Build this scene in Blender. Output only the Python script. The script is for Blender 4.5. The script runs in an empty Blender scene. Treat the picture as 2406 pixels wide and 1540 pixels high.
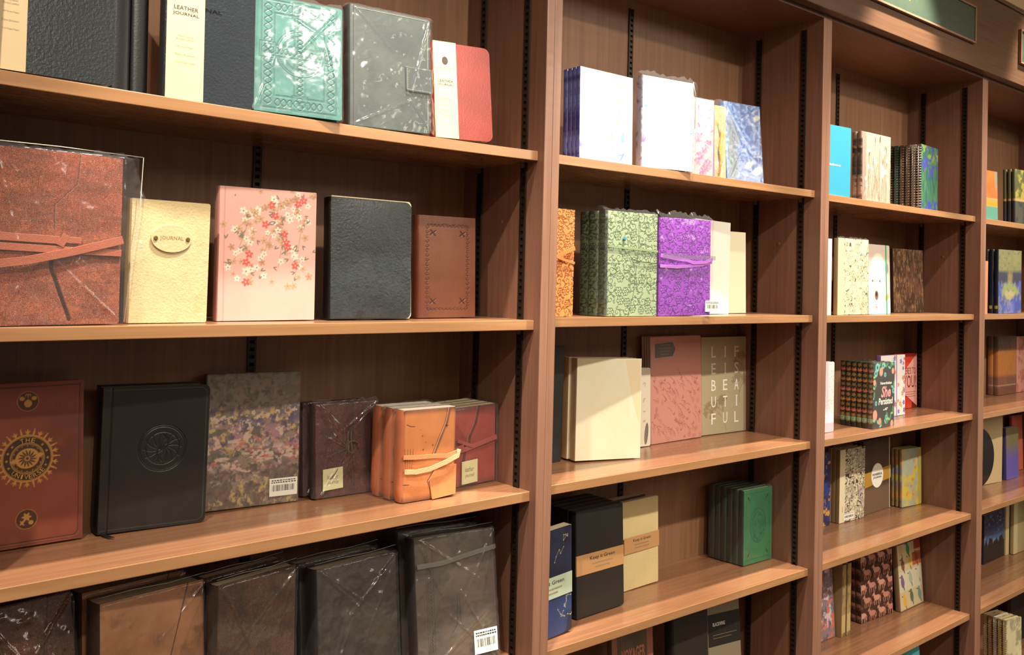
import bpy, math, random
import numpy as np
from mathutils import Matrix, Vector

S = bpy.context.scene
COL = S.collection
FLOOR = 0.0
EYE = 1.55

# ------------------------------------------------------------------ camera
cam_d = bpy.data.cameras.new('camera')
cam = bpy.data.objects.new('camera', cam_d)
COL.objects.link(cam)
cam_d.sensor_fit = 'HORIZONTAL'
cam_d.sensor_width = 36.0
cam_d.lens = 36.0 * 2086.9 / 2406.0
cam_d.shift_y = -149.03 / 2406.0
cam_d.clip_start = 0.01
_F = Vector((0.63861, 0.76929, 0.01912)).normalized()
_R = Vector((0.76889, -0.63890, 0.02484)).normalized()
_U = _R.cross(_F).normalized()
_R = _F.cross(_U)
cam.matrix_world = Matrix(((_R.x, _U.x, -_F.x, 0.0), (_R.y, _U.y, -_F.y, -1.19667), (_R.z, _U.z, -_F.z, EYE), (0, 0, 0, 1)))
S.camera = cam
S.view_settings.view_transform = 'Standard'
S.view_settings.look = 'None'
S.view_settings.gamma = 1.0
S.view_settings.use_curve_mapping = False
S.view_settings.exposure = 0.12

# ------------------------------------------------------------------ world + lights
wd = bpy.data.worlds.new('shop_air')
S.world = wd
wd.use_nodes = True
wd.node_tree.nodes['Background'].inputs[0].default_value = (1.0, 0.83, 0.64, 1)
wd.node_tree.nodes['Background'].inputs[1].default_value = 0.23

def spot(name, loc, aim, power, size=58, blend=0.5, radius=0.022, color=(1.0, 0.90, 0.77)):
    d = bpy.data.lights.new(name, 'SPOT')
    d.energy = power; d.spot_size = math.radians(size); d.spot_blend = blend
    d.shadow_soft_size = radius; d.color = color
    o = bpy.data.objects.new(name, d); COL.objects.link(o)
    o.location = loc
    o.rotation_euler = (Vector(aim) - Vector(loc)).to_track_quat('-Z', 'Y').to_euler()
    return o

# three rows of ceiling spots over the aisle: a wall-washing row close to the shelves, two rows further out
LZ = 2.86
for x, p in ((0.66, 195), (1.42, 225), (2.32, 230), (3.20, 130)):
    spot('wall_wash_spot', (x, -0.31, LZ), (x, 0.08, 1.40), p, size=42, blend=0.5, radius=0.03)
for x, p, tx in ((-0.30, 92, 0.52), (0.55, 26, 0.95), (1.30, 50, 1.75), (2.25, 50, 2.75), (3.1, 36, 3.5)):
    spot('ceiling_spot', (x, -0.80, LZ), (tx, 0.10, 1.25), p, size=52, blend=0.8)
for x, p, tx in ((-0.1, 55, 0.5), (1.0, 100, 1.5), (2.1, 110, 2.5), (3.2, 85, 3.3)):
    spot('aisle_spot', (x, -1.9, LZ), (tx, 0.10, 1.25), p, size=56, blend=0.7, radius=0.03)

def area(name, loc, aim, power, sx, sy, color=(1.0, 0.88, 0.72)):
    d = bpy.data.lights.new(name, 'AREA')
    d.shape = 'RECTANGLE'; d.size = sx; d.size_y = sy; d.energy = power; d.color = color
    o = bpy.data.objects.new(name, d); COL.objects.link(o)
    o.location = loc
    o.rotation_euler = (Vector(aim) - Vector(loc)).to_track_quat('-Z', 'Y').to_euler()
    return o
area('ceiling_panel', (0.2, -2.6, 2.95), (1.2, 0.0, 1.2), 12, 1.2, 0.6)
area('ceiling_panel', (3.2, -2.4, 2.95), (2.6, 0.0, 1.2), 12, 1.2, 0.6)
for px, py_ in ((4.4, -3.4), (5.6, -4.6), (3.2, -4.2)):
    area('ceiling_panel', (px, py_, 2.95), (px - 1.2, py_ + 1.2, 0.5), 22, 1.2, 0.5)

# ------------------------------------------------------------------ helpers
def lin(c):
    return tuple(((x / 255.0) / 12.92 if x / 255.0 <= 0.04045 else ((x / 255.0 + 0.055) / 1.055) ** 2.4) for x in c)

def hexc(r, g, b): return lin((r, g, b))

class NT:
    def __init__(self, name):
        self.m = bpy.data.materials.new(name); self.m.use_nodes = True
        self.t = self.m.node_tree; self.n = self.t.nodes; self.l = self.t.links
        self.b = self.n['Principled BSDF']
    def new(self, typ, **kw):
        nd = self.n.new(typ)
        for k, v in kw.items():
            if k in ('inputs',):
                for a, b in v.items(): nd.inputs[a].default_value = b
            else: setattr(nd, k, v)
        return nd
    def link(self, a, b): self.l.new(a, b)

_mats = {}
def mat(name, color=None, rough=0.5, bump=0.0, bscale=400, var=0.0, vscale=20, metal=0.0, coat=0.0, spec=0.5,
        stretch=(1, 1, 1), voronoi=False, attr=False, sheen=0.0):
    if name in _mats: return _mats[name]
    N = NT(name); b = N.b
    b.inputs['Roughness'].default_value = rough
    b.inputs['Metallic'].default_value = metal
    b.inputs['Coat Weight'].default_value = coat
    b.inputs['Coat Roughness'].default_value = 0.12
    b.inputs['Specular IOR Level'].default_value = spec
    tc = N.new('ShaderNodeTexCoord')
    mp = N.new('ShaderNodeMapping'); mp.inputs['Scale'].default_value = stretch
    N.link(tc.outputs['Object'], mp.inputs['Vector'])
    src = None
    if attr:
        a = N.new('ShaderNodeAttribute', attribute_name='Col'); src = a.outputs['Color']
    else:
        rgb = N.new('ShaderNodeRGB'); rgb.outputs[0].default_value = (*color, 1); src = rgb.outputs[0]
    if var > 0:
        nz = N.new('ShaderNodeTexNoise', inputs={'Scale': vscale, 'Detail': 6.0, 'Roughness': 0.6})
        N.link(mp.outputs[0], nz.inputs['Vector'])
        mr = N.new('ShaderNodeMapRange', inputs={'From Min': 0.3, 'From Max': 0.7, 'To Min': 1 - var, 'To Max': 1 + var})
        N.link(nz.outputs['Fac'], mr.inputs['Value'])
        mx = N.new('ShaderNodeMix', data_type='RGBA', blend_type='MULTIPLY'); mx.inputs[0].default_value = 1.0
        N.link(src, mx.inputs[6]); N.link(mr.outputs[0], mx.inputs[7]); src = mx.outputs[2]
    N.link(src, b.inputs['Base Color'])
    if bump > 0:
        if voronoi:
            vz = N.new('ShaderNodeTexVoronoi', feature='DISTANCE_TO_EDGE', inputs={'Scale': bscale})
            wz = N.new('ShaderNodeTexNoise', inputs={'Scale': bscale * 0.25, 'Detail': 3.0})
            ad = N.new('ShaderNodeMix', data_type='VECTOR'); ad.inputs[0].default_value = 0.06
            N.link(mp.outputs[0], wz.inputs['Vector']); N.link(mp.outputs[0], ad.inputs[4]); N.link(wz.outputs['Color'], ad.inputs[5])
            N.link(ad.outputs[1], vz.inputs['Vector'])
            mr2 = N.new('ShaderNodeMapRange', inputs={'From Min': 0.0, 'From Max': 0.18})
            N.link(vz.outputs['Distance'], mr2.inputs['Value']); hs = mr2.outputs[0]
        else:
            nb = N.new('ShaderNodeTexNoise', inputs={'Scale': bscale, 'Detail': 4.0, 'Roughness': 0.6})
            N.link(mp.outputs[0], nb.inputs['Vector']); hs = nb.outputs['Fac']
        bp = N.new('ShaderNodeBump', inputs={'Strength': min(bump, 1.0), 'Distance': 0.0028 if voronoi else 0.001})
        N.link(hs, bp.inputs['Height']); N.link(bp.outputs[0], b.inputs['Normal'])
    _mats[name] = N.m
    return N.m

def wood(name, c1, c2, axis='x', rough=0.32, coat=0.25):
    N = NT(name); b = N.b
    tc = N.new('ShaderNodeTexCoord'); mp = N.new('ShaderNodeMapping')
    mp.inputs['Scale'].default_value = {'x': (1.1, 34, 34), 'z': (34, 34, 1.1)}[axis]
    N.link(tc.outputs['Object'], mp.inputs['Vector'])
    n1 = N.new('ShaderNodeTexNoise', inputs={'Scale': 3.0, 'Detail': 5.0, 'Roughness': 0.55, 'Distortion': 0.6})
    N.link(mp.outputs[0], n1.inputs['Vector'])
    cr = N.new('ShaderNodeValToRGB')
    cr.color_ramp.elements[0].position = 0.28; cr.color_ramp.elements[0].color = (*c1, 1)
    cr.color_ramp.elements[1].position = 0.74; cr.color_ramp.elements[1].color = (*c2, 1)
    N.link(n1.outputs['Fac'], cr.inputs['Fac'])
    n2 = N.new('ShaderNodeTexNoise', inputs={'Scale': 5.0, 'Detail': 4.0})
    N.link(tc.outputs['Object'], n2.inputs['Vector'])
    mr = N.new('ShaderNodeMapRange', inputs={'From Min': 0.3, 'From Max': 0.7, 'To Min': 0.95, 'To Max': 1.05})
    N.link(n2.outputs['Fac'], mr.inputs['Value'])
    mx = N.new('ShaderNodeMix', data_type='RGBA', blend_type='MULTIPLY'); mx.inputs[0].default_value = 1.0
    N.link(cr.outputs['Color'], mx.inputs[6]); N.link(mr.outputs[0], mx.inputs[7])
    N.link(mx.outputs[2], b.inputs['Base Color'])
    # fine scratches in the lacquer
    mp2 = N.new('ShaderNodeMapping'); mp2.inputs['Rotation'].default_value = (0, 0, 0.7); mp2.inputs['Scale'].default_value = (4, 90, 90)
    N.link(tc.outputs['Object'], mp2.inputs['Vector'])
    n3 = N.new('ShaderNodeTexNoise', inputs={'Scale': 2.0, 'Detail': 6.0}); N.link(mp2.outputs[0], n3.inputs['Vector'])
    mr3 = N.new('ShaderNodeMapRange', inputs={'From Min': 0.35, 'From Max': 0.65, 'To Min': rough - 0.03, 'To Max': rough + 0.05})
    N.link(n3.outputs['Fac'], mr3.inputs['Value']); N.link(mr3.outputs[0], b.inputs['Roughness'])
    bp = N.new('ShaderNodeBump', inputs={'Strength': 0.07, 'Distance': 0.0005}); N.link(n1.outputs['Fac'], bp.inputs['Height'])
    N.link(bp.outputs[0], b.inputs['Normal'])
    b.inputs['Coat Weight'].default_value = coat; b.inputs['Coat Roughness'].default_value = 0.2
    return N.m

def film_mat(name, tint=(1, 1, 1), strength=1.0):
    N = NT(name); N.n.remove(N.b)
    out = N.n['Material Output']
    tr = N.new('ShaderNodeBsdfTransparent'); tr.inputs[0].default_value = (*tint, 1)
    gl = N.new('ShaderNodeBsdfGlossy'); gl.inputs['Roughness'].default_value = 0.13
    lw = N.new('ShaderNodeLayerWeight', inputs={'Blend': 0.5})
    pw = N.new('ShaderNodeMath', operation='POWER'); pw.inputs[1].default_value = 5.0
    N.link(lw.outputs['Facing'], pw.inputs[0])
    mr = N.new('ShaderNodeMapRange', inputs={'From Min': 0.0, 'From Max': 1.0, 'To Min': 0.055 * strength, 'To Max': 0.55})
    N.link(pw.outputs[0], mr.inputs['Value'])
    tc = N.new('ShaderNodeTexCoord')
    nz = N.new('ShaderNodeTexNoise', inputs={'Scale': 14.0, 'Detail': 3.0, 'Roughness': 0.5, 'Distortion': 0.8})
    N.link(tc.outputs['Object'], nz.inputs['Vector'])
    bp = N.new('ShaderNodeBump', inputs={'Strength': 0.35, 'Distance': 0.003}); N.link(nz.outputs['Fac'], bp.inputs['Height'])
    N.link(bp.outputs[0], gl.inputs['Normal'])
    mx = N.new('ShaderNodeMixShader'); N.link(mr.outputs[0], mx.inputs[0]); N.link(tr.outputs[0], mx.inputs[1]); N.link(gl.outputs[0], mx.inputs[2])
    df = N.new('ShaderNodeBsdfDiffuse'); df.inputs[0].default_value = (0.9, 0.9, 0.9, 1)
    m2 = N.new('ShaderNodeMixShader'); m2.inputs[0].default_value = 0.03
    N.link(mx.outputs[0], m2.inputs[1]); N.link(df.outputs[0], m2.inputs[2])
    N.link(m2.outputs[0], out.inputs['Surface'])
    return N.m

# --- mesh builders
def link_obj(name, me, parent=None, m=None):
    o = bpy.data.objects.new(name, me); COL.objects.link(o)
    if parent is not None: o.parent = parent
    if m is not None and not me.materials: me.materials.append(m)
    return o

class MB:
    """collects simple solids into one mesh"""
    def __init__(s): s.v = []; s.f = []
    def quadbox(s, p):   # 8 points: bottom 4 ccw, top 4 ccw
        k = len(s.v); s.v += [tuple(q) for q in p]
        s.f += [tuple(k + i for i in q) for q in ((3, 2, 1, 0), (4, 5, 6, 7), (0, 1, 5, 4), (1, 2, 6, 5), (2, 3, 7, 6), (3, 0, 4, 7))]
        return s
    def box(s, x0, x1, y0, y1, z0, z1):
        return s.quadbox([(x0, y0, z0), (x1, y0, z0), (x1, y1, z0), (x0, y1, z0), (x0, y0, z1), (x1, y0, z1), (x1, y1, z1), (x0, y1, z1)])
    def poly(s, pts, y0, y1):
        """prism from an xz outline (counter-clockwise seen from -y), y0 front, y1 back"""
        k = len(s.v); n = len(pts)
        s.v += [(p[0], y0, p[1]) for p in pts] + [(p[0], y1, p[1]) for p in pts]
        s.f.append(tuple(k + i for i in range(n))); s.f.append(tuple(k + n + i for i in reversed(range(n))))
        for i in range(n):
            j = (i + 1) % n; s.f.append((k + i, k + n + i, k + n + j, k + j))
        return s
    def ellipse(s, cx, cz, rx, rz, y0, y1, n=28, a=0.0):
        ca, sa = math.cos(a), math.sin(a); pts = []
        for i in range(n):
            t = 2 * math.pi * i / n; x = rx * math.cos(t); z = rz * math.sin(t)
            pts.append((cx + x * ca - z * sa, cz + x * sa + z * ca))
        return s.poly(pts, y0, y1)
    def tube(s, pts, r, n=8):
        pts = [Vector(p) for p in pts]; k0 = len(s.v)
        up = Vector((0, 1, 0.01)).normalized()
        for i, p in enumerate(pts):
            d = (pts[min(i + 1, len(pts) - 1)] - pts[max(i - 1, 0)]).normalized()
            a = d.cross(up); a = a.normalized() if a.length > 1e-6 else Vector((1, 0, 0)); b = a.cross(d)
            rr = r[i] if isinstance(r, (list, tuple)) else r
            for j in range(n):
                t = 2 * math.pi * j / n; s.v.append(tuple(p + a * rr * math.cos(t) + b * rr * math.sin(t)))
        for i in range(len(pts) - 1):
            for j in range(n):
                a0 = k0 + i * n + j; a1 = k0 + i * n + (j + 1) % n
                s.f.append((a0, a1, a1 + n, a0 + n))
        s.f.append(tuple(k0 + j for j in reversed(range(n)))); s.f.append(tuple(k0 + (len(pts) - 1) * n + j for j in range(n)))
        return s
    def ribbon(s, pts, w, th=0.0012):
        """flat strap along a path given as (x, y, z), wide in z-ish direction, th thick towards -y"""
        P = [Vector(p) for p in pts]; k = len(s.v); n = len(P)
        for i, p in enumerate(P):
            d = (P[min(i + 1, n - 1)] - P[max(i - 1, 0)]); d.y = 0; d.normalize(); q = Vector((-d.z, 0, d.x)) * w / 2
            for a in (p + q, p - q): s.v.append((a.x, a.y - th, a.z)); s.v.append((a.x, a.y, a.z))
        for i in range(n - 1):
            a = k + i * 4; b = a + 4
            s.f += [(a, a + 2, b + 2, b), (a + 1, b + 1, b + 3, a + 3), (a, b, b + 1, a + 1), (a + 2, a + 3, b + 3, b + 2)]
        s.f += [(k, k + 1, k + 3, k + 2)]; e = k + (n - 1) * 4; s.f += [(e, e + 2, e + 3, e + 1)]
        return s
    def mesh(s, name, smooth=False):
        me = bpy.data.meshes.new(name); me.from_pydata(s.v, [], s.f)
        if smooth: me.shade_smooth()
        return me
    def build(s, name, m, parent=None, smooth=False, bevel=0.0):
        o = link_obj(name, s.mesh(name, smooth), parent, m)
        if bevel: 
            md = o.modifiers.new('edge', 'BEVEL'); md.width = bevel; md.segments = 2; md.limit_method = 'ANGLE'
        return o

def grids_mesh(name, grids, m, parent=None, smooth=True):
    """grids: list of (P[n,m,3], C[n,m,3] or colour tuple)"""
    V = []; C = []; Q = []; k = 0
    for P, c in grids:
        n, w = P.shape[:2]; V.append(P.reshape(-1, 3))
        if isinstance(c, tuple) or getattr(c, 'ndim', 1) == 1: cc = np.tile(np.array(c, dtype=np.float32), (n * w, 1))
        else: cc = c.reshape(-1, 3)
        C.append(cc)
        i = np.arange(n - 1)[:, None] * w + np.arange(w - 1)[None, :]
        i = i.ravel() + k
        Q.append(np.stack([i, i + 1, i + w + 1, i + w], 1)); k += n * w
    V = np.concatenate(V).astype(np.float32); C = np.concatenate(C).astype(np.float32); Q = np.concatenate(Q).astype(np.int32)
    me = bpy.data.meshes.new(name)
    me.vertices.add(len(V)); me.vertices.foreach_set('co', V.ravel())
    me.loops.add(Q.size); me.loops.foreach_set('vertex_index', Q.ravel())
    me.polygons.add(len(Q)); me.polygons.foreach_set('loop_start', np.arange(0, Q.size, 4, dtype=np.int32))
    me.update(calc_edges=True)
    at = me.color_attributes.new('Col', 'FLOAT_COLOR', 'POINT')
    at.data.foreach_set('color', np.concatenate([np.clip(C, 0, 1), np.ones((len(C), 1), np.float32)], 1).ravel())
    if smooth: me.shade_smooth()
    return link_obj(name, me, parent, m)

def text_mesh(s, x0, x1, z0, z1, y, m, parent, name='lettering', shear=0.0, keep=False, space=1.0, bold=0.0):
    """lettering fitted into the rectangle x0..x1, z0..z1 on the plane y (seen from -y)"""
    cu = bpy.data.curves.new(name, 'FONT'); cu.body = s; cu.size = 1.0; cu.shear = shear; cu.space_character = space
    cu.resolution_u = 2; cu.offset = bold; cu.align_x = 'CENTER'
    if '\n' in s: cu.space_line = 0.95
    tmp = bpy.data.objects.new('tmp', cu); COL.objects.link(tmp)
    dg = bpy.context.evaluated_depsgraph_get(); dg.update()
    me = bpy.data.meshes.new_from_object(tmp.evaluated_get(dg))
    bpy.data.objects.remove(tmp); bpy.data.curves.remove(cu)
    n = len(me.vertices); co = np.empty(n * 3, np.float32); me.vertices.foreach_get('co', co); co = co.reshape(-1, 3)
    mn, mx = co.min(0), co.max(0); sx = (x1 - x0) / (mx[0] - mn[0]); sz = (z1 - z0) / (mx[1] - mn[1])
    if keep: sx = sz = min(sx, sz)
    X = (x0 + x1) / 2 + (co[:, 0] - (mn[0] + mx[0]) / 2) * sx; Z = (z0 + z1) / 2 + (co[:, 1] - (mn[1] + mx[1]) / 2) * sz
    out = np.stack([X, np.full(n, y), Z], 1).astype(np.float32)
    me.vertices.foreach_set('co', out.ravel()); me.name = name
    me.materials.clear(); me.update()
    return link_obj(name, me, parent, m)

def merge_text(objs, name):
    """join several lettering meshes of one part into one object"""
    V = []; F = []; par = objs[0].parent; m = objs[0].data.materials[0]
    for o in objs:
        k = len(V); V += [tuple(v.co) for v in o.data.vertices]; F += [tuple(k + i for i in p.vertices) for p in o.data.polygons]
    for o in objs:
        me = o.data; bpy.data.objects.remove(o); bpy.data.meshes.remove(me)
    me = bpy.data.meshes.new(name); me.from_pydata(V, [], F)
    return link_obj(name, me, par, m)

# ------------------------------------------------------------------ cover art engine
def vnoise(U, V, scale, seed):
    rg = np.random.RandomState(seed); u = U * scale + 50; v = V * scale + 50
    T = rg.rand(257, 257); iu = np.floor(u).astype(int); iv = np.floor(v).astype(int); fu = u - iu; fv = v - iv
    fu = fu * fu * (3 - 2 * fu); fv = fv * fv * (3 - 2 * fv); iu %= 256; iv %= 256
    return (T[iu, iv] * (1 - fu) + T[iu + 1, iv] * fu) * (1 - fv) + (T[iu, iv + 1] * (1 - fu) + T[iu + 1, iv + 1] * fu) * fv
def fbm(U, V, scale, seed, octv=4):
    a = 0; s = 0; w = 1.0
    for k in range(octv): a = a + w * vnoise(U, V, scale * 2 ** k, seed + k); s += w; w *= 0.55
    return a / s
def ss(a, b, x):
    t = np.clip((x - a) / (b - a), 0, 1); return t * t * (3 - 2 * t)

class Art:
    def __init__(s, w, h, step, base):
        s.w, s.h, s.st = w, h, step
        nx = max(3, int(round(w / step)) + 1); nz = max(3, int(round(h / step)) + 1)
        s.x = np.linspace(0, w, nx); s.z = np.linspace(0, h, nz)
        s.X, s.Z = np.meshgrid(s.x, s.z)
        s.C = np.tile(np.array(lin(base), dtype=float), (nz, nx, 1)); s.H = np.zeros((nz, nx))
    def blend(s, m, c, dh=0.0, sl=None):
        c = np.array(lin(c)) if not isinstance(c, np.ndarray) else c
        if sl is None: sl = (slice(None), slice(None))
        s.C[sl] = s.C[sl] * (1 - m[..., None]) + c * m[..., None]; s.H[sl] += dh * m
    def win(s, x0, x1, z0, z1):
        i0, i1 = np.searchsorted(s.x, [x0, x1]); j0, j1 = np.searchsorted(s.z, [z0, z1])
        return (slice(max(j0 - 1, 0), j1 + 1), slice(max(i0 - 1, 0), i1 + 1))
    def blob(s, x, z, rx, rz, c, a=0.0, dh=0.0, soft=None, ring=None):
        r = max(rx, rz) + s.st * 2; sl = s.win(x - r, x + r, z - r, z + r)
        X = s.X[sl] - x; Z = s.Z[sl] - z
        if X.size == 0: return
        ca, sa = math.cos(a), math.sin(a); u = (X * ca + Z * sa) / rx; v = (-X * sa + Z * ca) / rz
        d = np.sqrt(u * u + v * v); e = (soft or s.st) / min(rx, rz)
        m = ss(1 + e * .5, 1 - e * .5, d)
        if ring: m = m * ss(1 - ring / min(rx, rz) - e * .5, 1 - ring / min(rx, rz) + e * .5, d)
        s.blend(m, c, dh, sl)
    def line(s, pts, wd, c, dh=0.0, al=1.0):
        for (xa, za), (xb, zb) in zip(pts[:-1], pts[1:]):
            r = wd + s.st * 2; sl = s.win(min(xa, xb) - r, max(xa, xb) + r, min(za, zb) - r, max(za, zb) + r)
            X = s.X[sl]; Z = s.Z[sl]
            if X.size == 0: continue
            dx, dz = xb - xa, zb - za; L = dx * dx + dz * dz + 1e-12
            t = np.clip(((X - xa) * dx + (Z - za) * dz) / L, 0, 1)
            d = np.hypot(X - xa - t * dx, Z - za - t * dz)
            m = ss(wd / 2 + s.st * .5, wd / 2 - s.st * .5 if wd > s.st else 0, d) * al * min(1.0, 0.35 + wd / s.st * 0.65)
            s.blend(m, c, 0, sl)
            if dh: s.H[sl] = np.minimum(s.H[sl], dh * m) if dh < 0 else np.maximum(s.H[sl], dh * m)
    def rect(s, x0, x1, z0, z1, c, dh=0.0):
        m = ss(x0 - s.st * .5, x0 + s.st * .5, s.X) * ss(x1 + s.st * .5, x1 - s.st * .5, s.X) * ss(z0 - s.st * .5, z0 + s.st * .5, s.Z) * ss(z1 + s.st * .5, z1 - s.st * .5, s.Z)
        s.blend(m, c, dh)
    def noise(s, scale, seed, c, lo=.45, hi=.65, amt=1.0, octv=4, sx=1.0, sz=1.0, dh=0.0):
        n = fbm(s.X * sx, s.Z * sz, scale, seed, octv); s.blend(ss(lo, hi, n) * amt, c, dh)
    def worms(s, scale, seed, c, wd=0.05, thr=0.35, x0=0):
        n = fbm(s.X, s.Z, scale, seed, 2); n2 = vnoise(s.X, s.Z, scale * 1.7, seed + 9)
        v = np.abs(((n * 7) % 1) - .5); m = ss(wd + .06, wd, v) * ss(thr, thr + .08, n2) * (s.X > x0)
        s.blend(m, c)
    def leaf(s, x, z, L, wd, a, c, dh=0.0):
        s.blob(x + math.cos(a) * L / 2, z + math.sin(a) * L / 2, L / 2, wd / 2, c, a, dh)
    def flower(s, x, z, r, c, cc=None, n=5, a0=0.0, dh=0.0, pw=0.62):
        for k in range(n):
            a = a0 + 2 * math.pi * k / n
            s.blob(x + math.cos(a) * r * .55, z + math.sin(a) * r * .55, r * .5, r * .5 * pw, c, a, dh)
        if cc: s.blob(x, z, r * .22, r * .22, cc)
    def braid(s, x0, z0, x1, z1, amp, pitch, wd, c, dh):
        L = math.hypot(x1 - x0, z1 - z0); ux, uz = (x1 - x0) / L, (z1 - z0) / L; n = int(L / pitch * 8)
        for sg in (1, -1):
            s.line([(x0 + ux * L * i / n - uz * amp * sg * math.sin(math.pi * i / 4), z0 + uz * L * i / n + ux * amp * sg * math.sin(math.pi * i / 4)) for i in range(n + 1)], wd, c, dh)
    def tooled(s, seed, cell, groove, dh=-0.0007, wd=0.0011):
        """western tooled leather: scrolls, leaves and flowers cut as grooves"""
        rg = random.Random(seed); nx = int(s.w / cell) + 1; nz = int(s.h / cell) + 1
        for j in range(nz):
            for i in range(nx):
                cx = (i + .5 + rg.uniform(-.22, .22)) * cell; cz = (j + .5 + rg.uniform(-.22, .22)) * cell; R = cell * rg.uniform(.46, .6)
                if rg.random() < .26:
                    for k in range(6):
                        a = k * math.pi / 3 + rg.random() * .2
                        px, pz = cx + math.cos(a) * R * .5, cz + math.sin(a) * R * .5
                        s.line([(px + math.cos(t) * R * .32, pz + math.sin(t) * R * .32) for t in np.linspace(a - 1.9, a + 1.9, 10)], wd, groove, dh)
                    s.line([(cx + math.cos(t) * R * .24, cz + math.sin(t) * R * .24) for t in np.linspace(0, 6.3, 12)], wd, groove, dh)
                else:
                    a0 = rg.uniform(0, 6.28); sg = rg.choice((-1, 1)); tt = np.linspace(0.5, 9.5, 26)
                    s.line([(cx + math.cos(a0 + sg * t) * R * t / 9.5, cz + math.sin(a0 + sg * t) * R * t / 9.5) for t in tt], wd, groove, dh)
                    for k in range(5):
                        a = a0 + sg * (5.2 + k * 1.05); r0 = R * .72
                        px, pz = cx + math.cos(a) * r0, cz + math.sin(a) * r0; b = a + sg * .9; L = R * .62
                        for off in (-.28, .28):
                            s.line([(px + math.cos(b + off * (1 - q)) * L * q + math.cos(b + 1.57) * off * L * .5 * math.sin(q * 3.14), pz + math.sin(b + off * (1 - q)) * L * q + math.sin(b + 1.57) * off * L * .5 * math.sin(q * 3.14)) for q in np.linspace(0, 1, 6)], wd * .9, groove, dh)
# ------------------------------------------------------------------ materials
W_PANEL = wood('stained_panel', lin((112, 76, 60)), lin((132, 93, 74)), 'z', 0.38, 0.10)
W_SHELF = wood('stained_shelf', lin((138, 95, 66)), lin((162, 115, 82)), 'x', 0.27, 0.35)
W_EDGE = wood('shelf_edge', lin((154, 110, 72)), lin((178, 132, 90)), 'x', 0.30, 0.5)
W_POST = wood('post_edge', lin((132, 94, 74)), lin((154, 114, 92)), 'z', 0.36, 0.15)
W_BACK = wood('back_panel_wood', lin((124, 88, 62)), lin((144, 105, 76)), 'z', 0.45, 0.05)
W_HEAD = wood('header_wood', lin((88, 61, 43)), lin((104, 75, 53)), 'x', 0.4, 0.1)
M_STD = mat('blackened_steel', lin((52, 40, 32)), 0.38, metal=0.55)
M_HOLE = mat('slot_dark', lin((8, 7, 6)), 0.9)
M_ZINC = mat('worn_zinc', lin((150, 130, 110)), 0.35, metal=0.8)
M_PAPER = mat('page_edges', lin((232, 214, 176)), 0.8, bump=0.6, bscale=60, stretch=(1, 60, 1))
M_FILM = film_mat('clear_film')
M_ART = mat('printed_cover', attr=True, rough=0.34, bump=0.08, bscale=900)
M_SATIN = mat('satin_cover', attr=True, rough=0.5, bump=0.10, bscale=900)
M_GLOSS = mat('laminated_cover', attr=True, rough=0.18, bump=0.03, bscale=300)
M_LEATH = mat('grained_leather', attr=True, rough=0.42, bump=1.0, bscale=330, voronoi=True, var=0.14, vscale=34)
M_CRINK = mat('crinkled_leather', attr=True, rough=0.33, bump=0.7, bscale=240, var=0.12, vscale=40)
M_SMOOTH = mat('smooth_leather', attr=True, rough=0.36, bump=0.25, bscale=300, var=0.10, vscale=22)
M_SUEDE = mat('buff_suede', attr=True, rough=0.85, bump=0.8, bscale=260, var=0.05, vscale=18)
M_BAND = mat('cream_card', lin((214, 190, 146)), 0.6)
M_INK = mat('dark_ink', lin((66, 50, 40)), 0.6)
M_FADE = mat('pale_ink', lin((160, 134, 104)), 0.6)
M_BLACK = mat('black_ink', lin((20, 18, 16)), 0.6)
M_WHITE = mat('white_label', lin((240, 238, 226)), 0.5)
M_GOLD = mat('gold_foil', lin((206, 152, 70)), 0.35, metal=0.4)
M_THREAD = mat('pale_thread', lin((200, 205, 180)), 0.7)
M_TAG = mat('olive_tag', lin((206, 204, 156)), 0.55)
M_KRAFT = mat('kraft_band', lin((196, 148, 98)), 0.6)

# ------------------------------------------------------------------ the room
def structure(o): o['kind'] = 'structure'; return o
structure(MB().box(-3, 8, -5, 0.6, -0.05, 0.0).build('floor', mat('shop_carpet', lin((92, 70, 52)), 0.95, bump=0.6, bscale=300, var=0.15, vscale=60)))
structure(MB().box(-3, 8, -5, 0.6, 3.0, 3.05).build('ceiling', mat('ceiling_paint', lin((226, 196, 150)), 0.9)))
structure(MB().box(-3, 8, 0.27, 0.33, 0.0, 3.0).build('wall_back', mat('wall_paint', lin((214, 186, 146)), 0.9, bump=0.1)))

BAYS = {'A': 0.1675, 'B': 1.0815, 'C': 1.9955, 'D': 2.9095}
PITCH = 0.914; PT = 0.0185; DEP = 0.240; SF = 0.0167; ST = 0.0178; TOPZ = EYE + 0.69
SHELVES = {
 'A': [(1.7893, 1.7848, 1.7878), (1.479, 1.4795, 1.480), (1.1649, 1.1679, 1.1709), (0.863, 0.863, 0.863), (0.552,) * 3, (0.24,) * 3],
 'B': [(1.7873, 1.7903, 1.7932), (1.4841,) * 3, (1.1749, 1.1738, 1.1726), (0.8714, 0.8663, 0.8612), (0.552,) * 3, (0.24,) * 3],
 'C': [(1.7893,) * 3, (1.4823,) * 3, (1.1709,) * 3, (0.8611,) * 3, (0.55,) * 3, (0.24,) * 3],
 'D': [(1.7878,) * 3, (1.4823,) * 3, (1.1662,) * 3, (0.863,) * 3, (0.5496,) * 3, (0.24,) * 3]}

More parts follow.
